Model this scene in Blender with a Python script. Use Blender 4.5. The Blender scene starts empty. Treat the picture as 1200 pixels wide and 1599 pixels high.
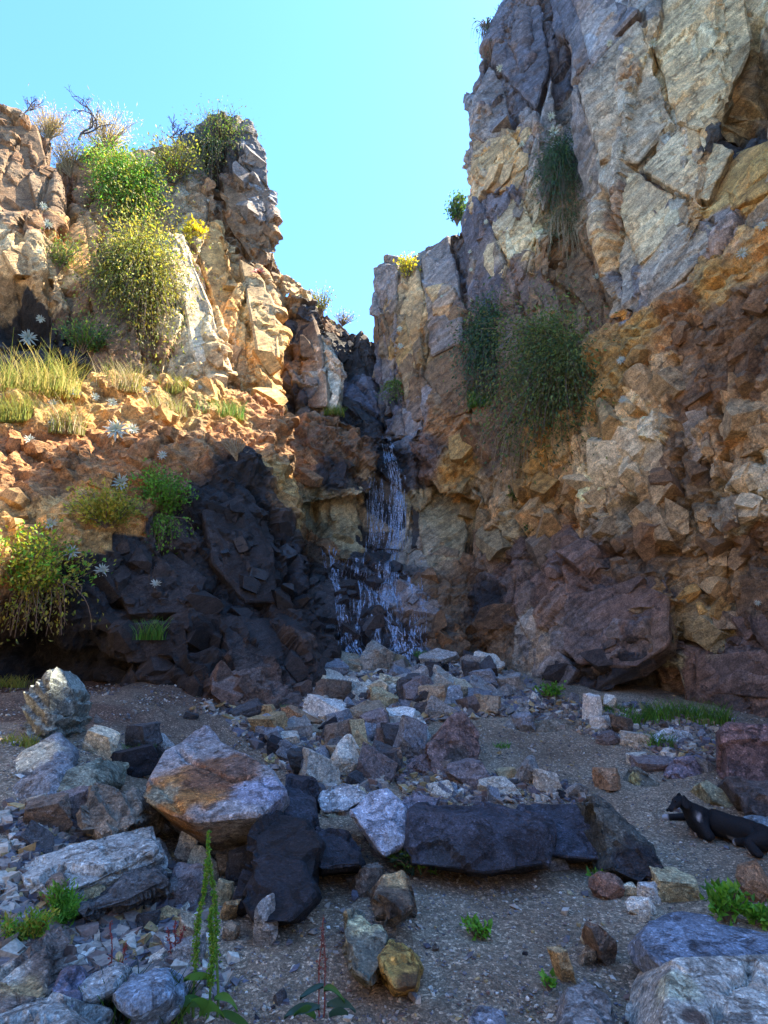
import bpy, bmesh, math, random
import numpy as np
from mathutils import Vector, Matrix, Euler
from mathutils.bvhtree import BVHTree

# ------------------------------------------------------------------ camera, world, sun, exposure
scn = bpy.context.scene
COL = scn.collection
F_PX = 873.0; PITCH = math.radians(12.3); CAM = Vector((0.0, 0.0, 1.5))
cam_d = bpy.data.cameras.new('camera'); cam = bpy.data.objects.new('camera', cam_d); COL.objects.link(cam)
cam.location = CAM; cam.rotation_euler = (math.pi/2 + PITCH, 0, 0)
cam_d.sensor_fit = 'VERTICAL'; cam_d.sensor_height = 36.0; cam_d.sensor_width = 27.0
cam_d.lens = 36.0*F_PX/1599.0; cam_d.clip_end = 4000; cam_d.clip_start = 0.05
scn.camera = cam

SUN_EL = math.radians(57); SUN_AZ = math.radians(68)      # azimuth from +Y towards +X
sdir = Vector((math.sin(SUN_AZ)*math.cos(SUN_EL), math.cos(SUN_AZ)*math.cos(SUN_EL), math.sin(SUN_EL)))
wd = bpy.data.worlds.new('World'); scn.world = wd; wd.use_nodes = True
nt = wd.node_tree; nt.nodes.clear()
sky = nt.nodes.new('ShaderNodeTexSky'); sky.sky_type = 'NISHITA'; sky.sun_disc = False
sky.sun_elevation = SUN_EL; sky.sun_rotation = SUN_AZ; sky.altitude = 1800; sky.air_density = 1.0; sky.dust_density = 1.4; sky.ozone_density = 2.0
bgn = nt.nodes.new('ShaderNodeBackground'); bgn.inputs['Strength'].default_value = 0.135
out = nt.nodes.new('ShaderNodeOutputWorld')
tint = nt.nodes.new('ShaderNodeMix'); tint.data_type = 'RGBA'; tint.blend_type = 'MULTIPLY'; tint.inputs[0].default_value = 1.0
tint.inputs[7].default_value = (0.50, 0.79, 1.02, 1)
nt.links.new(sky.outputs[0], tint.inputs[6]); nt.links.new(tint.outputs[2], bgn.inputs[0]); nt.links.new(bgn.outputs[0], out.inputs[0])
sl = bpy.data.lights.new('sun', 'SUN'); sl.energy = 5.0; sl.angle = math.radians(0.55); sl.color = (1.0, 0.87, 0.66)
so = bpy.data.objects.new('sun', sl); COL.objects.link(so); so.location = sdir*60
so.rotation_euler = (-sdir).to_track_quat('-Z', 'Y').to_euler()
vs = scn.view_settings; vs.view_transform = 'Standard'; vs.look = 'None'; vs.exposure = 2.6; vs.gamma = 1.0; vs.use_curve_mapping = False

# ------------------------------------------------------------------ pixel -> ray helpers
RT = Vector((1, 0, 0)); UP = Vector((0, -math.sin(PITCH), math.cos(PITCH))); FW = Vector((0, math.cos(PITCH), math.sin(PITCH)))
def ray(px, py):
    return RT*((px-600)/F_PX) + UP*((799.5-py)/F_PX) + FW
def W(px, py, Y):
    d = ray(px, py); return CAM + d*(Y/d.y)

# ------------------------------------------------------------------ numpy noise
def _h(ix, iy, iz, seed):
    h = (ix.astype(np.int64)*374761393 + iy.astype(np.int64)*668265263 + iz.astype(np.int64)*2147483647 + seed*1274126177) & 0xFFFFFFFF
    h = ((h ^ (h >> 13))*1274126177) & 0xFFFFFFFF
    h = ((h ^ (h >> 16))*2246822519) & 0xFFFFFFFF
    h = h ^ (h >> 15)
    return (h & 0xFFFFFF)/float(0x1000000)
def vnoise(p, seed=0):
    i = np.floor(p).astype(np.int64); f = p - i; f = f*f*f*(f*(f*6-15)+10)
    r = 0
    for dx in (0, 1):
        wx = f[:, 0] if dx else 1-f[:, 0]
        for dy in (0, 1):
            wy = f[:, 1] if dy else 1-f[:, 1]
            for dz in (0, 1):
                wz = f[:, 2] if dz else 1-f[:, 2]
                r = r + wx*wy*wz*_h(i[:, 0]+dx, i[:, 1]+dy, i[:, 2]+dz, seed)
    return r*2-1
def fbm(p, sc=1.0, oct=4, seed=0, gain=0.5):
    a = 1.0; r = np.zeros(len(p)); t = 0
    for o in range(oct):
        r += a*vnoise(p*sc + 17.3*o, seed+o); t += a; a *= gain; sc *= 2.03
    return r/t
def worley(p, seed=0, jit=0.95):
    i = np.floor(p).astype(np.int64); n = len(p)
    f1 = np.full(n, 9.0); f2 = np.full(n, 9.0); c = np.zeros((n, 3)); cid = np.zeros(n)
    for dx in (-1, 0, 1):
        for dy in (-1, 0, 1):
            for dz in (-1, 0, 1):
                a, b, e = i[:, 0]+dx, i[:, 1]+dy, i[:, 2]+dz
                q = np.stack([a+.5+jit*(_h(a, b, e, seed)-.5), b+.5+jit*(_h(a, b, e, seed+1)-.5), e+.5+jit*(_h(a, b, e, seed+2)-.5)], 1)
                d = np.linalg.norm(q-p, axis=1)
                m = d < f1
                f2 = np.where(m, f1, np.minimum(f2, d))
                f1 = np.where(m, d, f1); c[m] = q[m]; cid = np.where(m, _h(a, b, e, seed+3), cid)
    return f1, f2, c, cid
def cells(p, scale, seed, rot=None, tilt=0.5, centre=False):
    """fractured-block displacement: every voronoi cell is a tilted facet standing in or out"""
    q = p*np.array(scale)
    if rot is not None: q = (p @ np.array(rot.to_matrix()).T)*np.array(scale)
    f1, f2, c, cid = worley(q, seed)
    r2 = np.modf(cid*7919.13)[0]*2-1; r3 = np.modf(cid*1543.77)[0]*2-1; r4 = np.modf(cid*331.7)[0]*2-1
    v = q-c; a = (cid*2-1) + tilt*(v[:, 0]*r2+v[:, 1]*r3+v[:, 2]*r4)*2
    if not centre: return a, f2-f1, cid
    cw = c/np.array(scale)
    return a, f2-f1, cid, (cw @ np.array(rot.to_matrix()) if rot is not None else cw)
def sstep(a, b, x):
    t = np.clip((x-a)/(b-a), 0, 1); return t*t*(3-2*t)

# ------------------------------------------------------------------ tagging
def tag(o, label=None, cat=None, group=None, kind=None):
    if label: o['label'] = label
    if cat: o['category'] = cat
    if group: o['group'] = group
    if kind: o['kind'] = kind
    return o
def link(name, me, parent=None, mat=None):
    o = bpy.data.objects.new(name, me); COL.objects.link(o)
    if parent is not None: o.parent = parent
    if mat is not None and me is not None and not me.materials: me.materials.append(mat)
    return o
def mesh_np(name, V, Fc, smooth=False, cols=None):
    me = bpy.data.meshes.new(name)
    V = np.asarray(V, dtype=np.float32); Fc = np.asarray(Fc, dtype=np.int32)
    k = Fc.shape[1]
    me.vertices.add(len(V)); me.vertices.foreach_set('co', V.ravel())
    me.loops.add(Fc.size); me.loops.foreach_set('vertex_index', Fc.ravel())
    me.polygons.add(len(Fc)); me.polygons.foreach_set('loop_start', np.arange(0, Fc.size, k, dtype=np.int32))
    try: me.polygons.foreach_set('loop_total', np.full(len(Fc), k, dtype=np.int32))
    except Exception: pass
    me.polygons.foreach_set('use_smooth', np.full(len(Fc), smooth, dtype=bool))
    me.update(calc_edges=True); me.validate()
    if cols is not None: set_col(me, cols)
    return me
def set_col(me, cols, name='Col'):
    a = me.color_attributes.get(name) or me.color_attributes.new(name, 'FLOAT_COLOR', 'POINT')
    c = np.ones((len(me.vertices), 4), dtype=np.float32); c[:, :cols.shape[1]] = cols
    a.data.foreach_set('color', c.ravel())

# ------------------------------------------------------------------ materials
def newmat(name):
    m = bpy.data.materials.new(name); m.use_nodes = True
    t = m.node_tree; t.nodes.clear()
    o = t.nodes.new('ShaderNodeOutputMaterial'); b = t.nodes.new('ShaderNodeBsdfPrincipled')
    t.links.new(b.outputs[0], o.inputs[0])
    return m, t, b
class NB:
    def __init__(s, t): s.t = t
    def n(s, ty, **kw):
        x = s.t.nodes.new(ty)
        for k, v in kw.items():
            if k.startswith('i_'):
                key = k[2:]
                x.inputs[int(key) if key.isdigit() else key.replace('_', ' ')].default_value = v
            else: setattr(x, k, v)
        return x
    def l(s, a, b): s.t.links.new(a, b)
    def ramp(s, fac, stops):
        r = s.n('ShaderNodeValToRGB'); e = r.color_ramp.elements
        while len(e) < len(stops): e.new(0.5)
        for x, (p, c) in zip(e, stops): x.position = p; x.color = (c[0], c[1], c[2], 1) if not isinstance(c, float) else (c, c, c, 1)
        s.l(fac, r.inputs[0]); return r.outputs[0]
    def mix(s, a, b, fac, mode='MIX'):
        m = s.n('ShaderNodeMix', data_type='RGBA', blend_type=mode)
        for sock, v in ((m.inputs[6], a), (m.inputs[7], b), (m.inputs[0], fac)):
            if hasattr(v, 'is_linked') or hasattr(v, 'links'): s.l(v, sock)
            elif isinstance(v, (int, float)): sock.default_value = v
            else: sock.default_value = (v[0], v[1], v[2], 1)
        return m.outputs[2]
    def math(s, op, a, b=0.0):
        m = s.n('ShaderNodeMath', operation=op)
        for sock, v in ((m.inputs[0], a), (m.inputs[1], b)):
            if isinstance(v, (int, float)): sock.default_value = v
            else: s.l(v, sock)
        return m.outputs[0]

def rock_material(name, source, scale=1.0, bump=0.5, crack=True, rough=0.85):
    """source: 'Col' attribute (alpha = wetness) or object colour (each stone its own)"""
    m, t, b = newmat(name); k = NB(t)
    tc = k.n('ShaderNodeTexCoord'); co = tc.outputs['Object']
    if source == 'obj': co = k.n('ShaderNodeNewGeometry').outputs['Position']
    if source == 'attr':
        at = k.n('ShaderNodeAttribute', attribute_name='Col'); base = at.outputs['Color']; wet = at.outputs['Alpha']
    else:
        oi = k.n('ShaderNodeObjectInfo'); base = oi.outputs['Color']; wet = None
    n1 = k.n('ShaderNodeTexNoise', i_Scale=1.3*scale, i_Detail=8.0, i_Roughness=0.62, i_Distortion=0.4); k.l(co, n1.inputs['Vector'])
    n2 = k.n('ShaderNodeTexNoise', i_Scale=9.0*scale, i_Detail=9.0, i_Roughness=0.7); k.l(co, n2.inputs['Vector'])
    n3 = k.n('ShaderNodeTexNoise', i_Scale=46.0*scale, i_Detail=5.0, i_Roughness=0.7); k.l(co, n3.inputs['Vector'])
    # stains: warmer, darker and paler patches
    c = k.mix(base, k.mix(base, (1.25, 0.86, 0.52), 1.0, 'MULTIPLY'), k.ramp(n1.outputs[0], [(0.52, 0.0), (0.70, 0.5)]))
    c = k.mix(c, k.mix(c, (0.60, 0.62, 0.68), 1.0, 'MULTIPLY'), k.ramp(n1.outputs[1], [(0.47, 0.0), (0.66, 0.5)]))
    v2 = k.ramp(n2.outputs[0], [(0.28, 0.28), (0.5, 0.95), (0.70, 1.75)])
    c = k.mix(c, v2, 0.85, 'MULTIPLY')
    v3 = k.ramp(n3.outputs[0], [(0.34, 0.42), (0.5, 1.0), (0.68, 1.6)])
    c = k.mix(c, v3, 0.85, 'MULTIPLY')
    h = k.math('ADD', k.math('MULTIPLY', n2.outputs[0], 0.30), k.math('MULTIPLY', n3.outputs[0], 0.22))
    if crack:   # fine bedding of the rock
        m1 = k.n('ShaderNodeMapping', vector_type='POINT'); m1.inputs['Rotation'].default_value = (0.1, 0.656, 0.0); m2_ = k.n('ShaderNodeMapping', vector_type='POINT'); m2_.inputs['Scale'].default_value = (1.6, 1.6, 15.0)
        k.l(co, m1.inputs[0]); k.l(m1.outputs[0], m2_.inputs[0]); n4 = k.n('ShaderNodeTexNoise', i_Scale=1.0*scale, i_Detail=6.0, i_Roughness=0.65); k.l(m2_.outputs[0], n4.inputs['Vector'])
        c = k.mix(c, k.ramp(n4.outputs[0], [(0.33, 0.35), (0.48, 0.95), (0.7, 1.45)]), 0.6, 'MULTIPLY'); h = k.math('ADD', h, k.math('MULTIPLY', n4.outputs[0], 0.55))
    if not crack:   # pits and pale grains of broken stone
        pv = k.n('ShaderNodeTexVoronoi', i_Scale=32.0*scale); k.l(co, pv.inputs['Vector']); sc_ = k.n('ShaderNodeSeparateColor'); k.l(pv.outputs['Color'], sc_.inputs[0])
        c = k.mix(c, k.ramp(sc_.outputs[0], [(0.0, 0.35), (0.10, 0.8), (0.85, 1.05), (0.95, 1.8)]), 0.7, 'MULTIPLY'); h = k.math('ADD', h, k.math('MULTIPLY', k.ramp(pv.outputs['Distance'], [(0.0, 0.0), (0.5, 1.0)]), 0.12))
        n5 = k.n('ShaderNodeTexNoise', i_Scale=3.2*scale, i_Detail=10.0, i_Roughness=0.75, i_Distortion=1.2); k.l(co, n5.inputs['Vector'])
        c = k.mix(c, k.ramp(n5.outputs[0], [(0.36, 0.35), (0.44, 1.0), (0.60, 1.0), (0.66, 1.5)]), 0.7, 'MULTIPLY'); h = k.math('ADD', h, k.math('MULTIPLY', k.ramp(n5.outputs[0], [(0.38, 0.0), (0.46, 1.0)]), 0.35))
    if crack:
        wv = k.n('ShaderNodeVectorMath', operation='SCALE'); k.l(n2.outputs[1], wv.inputs[0]); wv.inputs['Scale'].default_value = 0.9/scale
        av = k.n('ShaderNodeVectorMath', operation='ADD'); k.l(co, av.inputs[0]); k.l(wv.outputs[0], av.inputs[1])
        vo = k.n('ShaderNodeTexVoronoi', feature='DISTANCE_TO_EDGE', i_Scale=0.8*scale); k.l(av.outputs[0], vo.inputs['Vector'])
        cr = k.ramp(vo.outputs[0], [(0.0, 0.0), (0.022, 1.0)])
        c = k.mix(c, k.ramp(vo.outputs[0], [(0.0, 0.35), (0.012, 1.0)]), 0.35, 'MULTIPLY')
        h = k.math('ADD', h, k.math('MULTIPLY', cr, 0.12))
    k.l(c, b.inputs['Base Color'])
    rr = k.ramp(n2.outputs[0], [(0.3, rough-0.12), (0.7, min(1.0, rough+0.1))])
    if wet is not None:
        rr = k.mix(rr, (0.22, 0.22, 0.22), wet)
    k.l(rr, b.inputs['Roughness'])
    b.inputs['Specular IOR Level'].default_value = 0.4
    bp = k.n('ShaderNodeBump', i_Strength=bump, i_Distance=0.09/scale); k.l(h, bp.inputs['Height']); k.l(bp.outputs[0], b.inputs['Normal'])
    return m
M_CLIFF = rock_material('cliff_rock', 'attr', 1.0, 0.9)
M_STONE = rock_material('loose_stone', 'obj', 4.0, 0.9, crack=False)
M_STONE_V = rock_material('boulder_stone', 'attr', 2.2, 0.9, crack=False)

# ------------------------------------------------------------------ ground
def ground_z(x, y):
    x = np.asarray(x, float); y = np.asarray(y, float)
    z = 1.25*sstep(4.6, 12.3, y)*np.exp(-((x-0.2)/3.4)**2) + 0.30*sstep(5, 10, y)*(1-np.exp(-((x-0.2)/3.4)**2))
    z += 0.42*sstep(-0.7, -3.4, x)*sstep(1.5, 5.0, y) + 0.25*sstep(-1.0, -2.6, x)
    z -= 0.12*sstep(6.0, 8.0, y)*sstep(-1.0, -2.5, x)
    z += 0.22*sstep(1.6, 4.2, x)*sstep(2.0, 6.5, y)
    p = np.stack([x, y, np.zeros_like(x)], -1).reshape(-1, 3)
    z += (0.07*fbm(p, 0.7, 3, 5) + 0.022*fbm(p, 4.0, 3, 9)).reshape(z.shape)
    return z
def gz(x, y): return float(ground_z(np.array([x]), np.array([y]))[0])
def G(px, py):
    """the point of the ground seen at a pixel"""
    d = ray(px, py); Y = np.linspace(1.2, 13.5, 900)
    P = np.array(CAM)[None] + np.array(d)[None]*(Y/d.y)[:, None]
    below = P[:, 2] <= ground_z(P[:, 0], P[:, 1])
    if not below.any(): return Vector(P[-1])
    return Vector(P[np.argmax(below)])
# ------------------------------------------------------------------ the canyon walls: rock masses joined, then fractured
def hull_into(bm, pts):
    vs_ = [bm.verts.new(p) for p in pts]
    r = bmesh.ops.convex_hull(bm, input=vs_)
    bad = [g for g in r['geom_interior'] if isinstance(g, bmesh.types.BMVert)]
    bad += [g for g in r['geom_unused'] if isinstance(g, bmesh.types.BMVert)]
    if bad: bmesh.ops.delete(bm, geom=list(set(bad)), context='VERTS')
def mass(bm, pts, back):
    P = [W(*p) for p in pts]; b = Vector(back)
    hull_into(bm, P + [p+b for p in P])
def voxelise(bm, vox):
    bmesh.ops.recalc_face_normals(bm, faces=bm.faces)
    me = bpy.data.meshes.new('mass'); bm.to_mesh(me); bm.free()
    o = bpy.data.objects.new('mass', me); COL.objects.link(o)
    md = o.modifiers.new('r', 'REMESH'); md.mode = 'VOXEL'; md.voxel_size = vox; md.use_smooth_shade = False
    dg = bpy.context.evaluated_depsgraph_get(); ev = o.evaluated_get(dg)
    me2 = bpy.data.meshes.new_from_object(ev)
    bpy.data.objects.remove(o); bpy.data.meshes.remove(me)
    return me2
def get_vn(me):
    n = len(me.vertices); V = np.empty(n*3, np.float32); me.vertices.foreach_get('co', V)
    N = np.empty(n*3, np.float32); me.vertex_normals.foreach_get('vector', N)
    return V.reshape(-1, 3).astype(float), N.reshape(-1, 3).astype(float)

LB = (-3.5, 2.6, 0.0); RB = (3.2, 2.8, 0.0)
left = bmesh.new()
rim = [(-260, 860, 6.3), (40, 880, 7.0), (140, 850, 7.7), (300, 752, 8.8), (400, 700, 9.9), (458, 660, 11.2)]
# lower dark face
mass(left, [(-260, 850, 6.4), (40, 870, 7.1), (140, 860, 7.7), (300, 757, 8.8), (160, 1010, 7.9), (-260, 960, 6.9)], LB)
mass(left, [(130, 870, 7.9), (300, 757, 8.9), (400, 700, 9.8), (460, 780, 10.3), (470, 930, 9.6), (300, 1000, 8.2), (160, 1000, 7.9)], LB)
mass(left, [(150, 960, 7.9), (300, 930, 8.5), (470, 900, 9.7), (505, 1020, 9.6), (478, 1120, 7.9), (390, 1115, 7.5), (330, 1080, 7.6), (160, 1075, 8.0)], LB)
mass(left, [(-260, 960, 7.4), (160, 980, 8.2), (160, 1110, 8.1), (-260, 1110, 7.4)], LB)
mass(left, [(360, 720, 9.7), (455, 645, 11.4), (462, 800, 10.8), (470, 900, 10.2), (420, 900, 9.9)], (-2.5, 2.5, 0))
# ledge slope
mass(left, [(-260, 870, 6.4), (40, 870, 7.1), (140, 855, 7.7), (300, 757, 8.8), (340, 600, 10.9), (150, 585, 9.9), (-260, 590, 8.6)], (-2.0, 3.0, -1.0))
mass(left, [(300, 757, 8.9), (455, 680, 11.2), (450, 632, 11.7), (330, 600, 11.1), (250, 600, 10.7)], (-2.0, 2.6, -1.0))
# upper cliff far left
mass(left, [(-300, 130, 9.4), (30, 168, 10.8), (85, 215, 11.2), (100, 330, 11.0), (70, 470, 10.5), (100, 610, 10.0), (-300, 610, 8.6)], (-4, 3, 0))
mass(left, [(85, 300, 11.2), (150, 330, 11.5), (205, 420, 11.3), (230, 600, 10.8), (90, 610, 10.1), (70, 450, 10.6)], (-3, 3, 0))
mass(left, [(100, 235, 12.0), (240, 235, 12.6), (330, 215, 13.2), (340, 330, 12.6), (290, 420, 12.0), (240, 600, 11.3), (120, 600, 10.9), (110, 350, 11.7)], (-3, 3, 0))
# sunlit slabs and pillars
mass(left, [(205, 440, 11.4), (262, 352, 11.7), (290, 362, 12.1), (340, 480, 11.9), (378, 604, 11.6), (300, 620, 11.1), (235, 600, 11.0)], (-2.2, 2.6, 0))
mass(left, [(290, 350, 12.4), (352, 335, 12.8), (372, 400, 12.6), (384, 520, 12.3), (380, 610, 12.0), (330, 600, 11.9)], (-2.5, 2.5, 0))
mass(left, [(368, 380, 12.9), (408, 410, 12.9), (436, 470, 12.8), (440, 560, 12.6), (446, 640, 12.3), (400, 625, 11.9), (378, 500, 12.4)], (-2.5, 2.2, 0))
# dark pillar against the sky
mass(left, [(322, 215, 13.4), (345, 190, 13.2), (392, 188, 13.1), (418, 240, 13.2), (426, 300, 13.3), (430, 408, 13.3), (398, 424, 12.9), (342, 345, 12.8)], (-2.6, 2.6, 0))
mass(left, [(395, 400, 13.9), (428, 404, 14.2), (462, 440, 14.4), (478, 470, 14.4), (455, 560, 13.6), (425, 600, 13.2)], (-1.0, 2.4, 0))
# far shelf behind the notch
mass(left, [(440, 452, 14.0), (492, 470, 13.7), (505, 520, 13.4), (540, 570, 13.2), (532, 650, 13.0), (450, 662, 12.9), (446, 560, 13.6)], (-1.2, 2.6, 0))
mass(left, [(470, 462, 16.5), (515, 492, 16.8), (552, 520, 17.0), (560, 640, 16.0), (470, 640, 16.0)], (-2, 3, 0))
mass(left, [(508, 515, 14.2), (552, 518, 14.6), (578, 535, 14.9), (592, 610, 14.7), (592, 700, 14.0), (535, 690, 13.5), (520, 600, 13.7)], (-0.8, 2.0, 0))
# overhanging mass left of the fall
mass(left, [(452, 655, 12.5), (530, 645, 12.4), (592, 692, 12.5), (582, 760, 12.3), (560, 775, 12.2), (500, 770, 12.1), (455, 790, 11.7)], (-0.4, 2.2, 0))
mass(left, [(450, 770, 12.4), (580, 750, 12.8), (578, 880, 12.6), (455, 880, 11.6)], (-0.4, 2.2, 0))
# stream bed below the fall
mass(left, [(560, 690, 13.1), (650, 690, 13.2), (645, 860, 12.85), (565, 860, 12.75)], (0.3, 2.6, 0))
mass(left, [(460, 830, 12.3), (560, 850, 12.5), (660, 850, 12.6), (740, 960, 11.6), (720, 1040, 10.6), (480, 1075, 9.9), (440, 950, 11.0)], (0, 2.6, -1.2))

right = bmesh.new()
mass(right, [(577, 415, 14.0), (600, 397, 14.0), (640, 402, 13.6), (660, 560, 13.0), (650, 690, 12.9), (590, 684, 13.7), (580, 540, 14.2)], (1.6, 2.4, 0))
mass(right, [(640, 395, 13.7), (702, 352, 13.2), (735, 345, 12.8), (745, 560, 12.2), (740, 690, 12.3), (650, 690, 12.8), (655, 560, 12.9)], RB)
mass(right, [(640, 690, 12.6), (745, 640, 12.3), (750, 790, 12.0), (715, 770, 12.1), (690, 735, 12.3), (655, 742, 12.6)], RB)
mass(right, [(640, 740, 13.3), (740, 740, 12.9), (742, 905, 12.3), (640, 880, 12.75)], RB)
mass(right, [(636, 850, 12.8), (770, 870, 12.0), (800, 1070, 10.9), (690, 1075, 11.0)], RB)
# buttress with the peak
mass(right, [(736, 150, 11.6), (762, 90, 11.6), (800, -20, 11.3), (850, -60, 11.2), (862, 200, 10.6), (880, 500, 10.4), (820, 610, 10.9), (742, 620, 12.0), (714, 350, 12.5), (730, 290, 11.9)], RB)
mass(right, [(862, -70, 11.4), (900, -70, 10.8), (960, 120, 10.6), (965, 500, 9.8), (880, 560, 10.7), (850, 200, 11.2)], RB)
# great pale slab
mass(right, [(880, -75, 10.0), (1120, -150, 8.0), (1150, 100, 7.7), (1090, 330, 7.9), (1010, 520, 8.9), (962, 480, 9.3), (905, 200, 9.8)], RB)
mass(right, [(1110, -200, 8.6), (1330, -220, 6.8), (1330, 350, 6.9), (1080, 420, 8.3), (1140, 150, 8.5)], RB)
mass(right, [(1000, 430, 8.9), (1090, 320, 8.0), (1210, 215, 7.2), (1330, 180, 6.5), (1330, 430, 6.4), (1180, 380, 7.3), (990, 540, 9.0)], RB)
# middle fractured wall
mass(right, [(740, 620, 12.0), (820, 600, 10.9), (880, 560, 10.3), (990, 520, 9.1), (1180, 380, 7.5), (1330, 330, 6.5), (1330, 700, 6.9), (1060, 700, 8.7), (830, 720, 10.8), (740, 720, 12.0)], RB)
mass(right, [(735, 690, 12.1), (850, 690, 10.6), (1060, 690, 8.65), (1330, 690, 6.85), (1330, 910, 7.1), (1040, 885, 8.8), (860, 880, 10.6), (745, 905, 11.9)], RB)
# lower massive rock
mass(right, [(742, 900, 11.6), (860, 880, 10.3), (1035, 885, 8.5), (1056, 925, 8.2), (1052, 1010, 8.25), (1020, 1060, 8.6), (880, 1105, 9.3), (780, 1040, 10.6), (735, 985, 11.3)], RB)
mass(right, [(1045, 900, 8.9), (1330, 880, 6.9), (1330, 1150, 6.9), (1060, 1120, 8.7)], RB)
# rock behind the joints, so that no light comes through the hill
mass(right, [(870, -75, 11.4), (1330, -200, 8.2), (1330, 1400, 8.4), (900, 1400, 11.0), (820, 1150, 11.8), (745, 640, 12.9)], RB)
mass(left, [(545, 532, 15.2), (640, 532, 15.2), (640, 720, 14.0), (545, 720, 14.0)], (0, 2, 0))
mass(left, [(440, 700, 13.0), (760, 700, 13.6), (780, 1090, 12.4), (440, 1090, 12.4)], (0, 2, 0))
mass(right, [(960, 980, 9.7), (1170, 980, 8.7), (1170, 1330, 8.7), (960, 1330, 9.7)], RB)
VOX = 0.049
me_l = voxelise(left, VOX); me_r = voxelise(right, VOX)
print('cliff verts', len(me_l.vertices), len(me_r.vertices))

# unseen canyon walls around the camera, shaped to block and bounce sun (coarser)
bmw = bmesh.new()
for pts in (((5.8, 3.6, -1), (10, 3.6, -1), (5.7, 6.2, -1), (10, 9, -1), (6.0, 3.8, 15), (10, 3.8, 15), (5.9, 6.4, 17), (10, 9, 17)),
            ((6.2, 6.2, -1), (7.6, 8.0, -1), (9.1, 9.8, -1), (12, 9.8, -1), (12, 6.2, -1), (6.2, 6.2, 22), (7.6, 8.0, 23), (9.1, 9.8, 23), (12, 9.8, 23), (12, 6.2, 22)),  # tall unseen block added to keep sun off the left stones
            ((5.9, 4.0, -1), (7, -9, -1), (11, 4, -1), (11, -9, -1), (6.2, 4.0, 4), (7.6, -9, 3), (11, 4, 4), (11, -9, 3)),
            ((-5.9, 6.0, -1), (-6.4, -8, -1), (-10, 9, -1), (-10, -8, -1), (-7.0, 6.0, 6), (-8.4, -8, 9), (-10, 9, 6), (-10, -8, 9)),
            ((-8, -8, -1), (8, -8, -1), (-8, -11, -1), (8, -11, -1), (-8, -10, 9), (8, -10, 9), (-8, -12, 9), (8, -12, 9))):
    hull_into(bmw, [Vector(p) for p in pts])
me_w = voxelise(bmw, 0.34); Vq, Nq = get_vn(me_w); me_w.vertices.foreach_set('co', (Vq+Nq*(0.45*cells(Vq, (.5, .5, .4), 5)[0]+.25*fbm(Vq, .8, 3, 2))[:, None]).astype(np.float32).ravel()); me_w.update()
set_col(me_w, np.concatenate([np.tile(np.array([0.33, 0.25, 0.155]), (len(Vq), 1)), np.zeros((len(Vq), 1))], 1)); me_w.name = 'unseen_canyon_wall'
tag(link('unseen_canyon_wall', me_w, mat=M_CLIFF), 'unseen brown canyon walls shaped to block and bounce sunlight', kind='structure')
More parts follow.
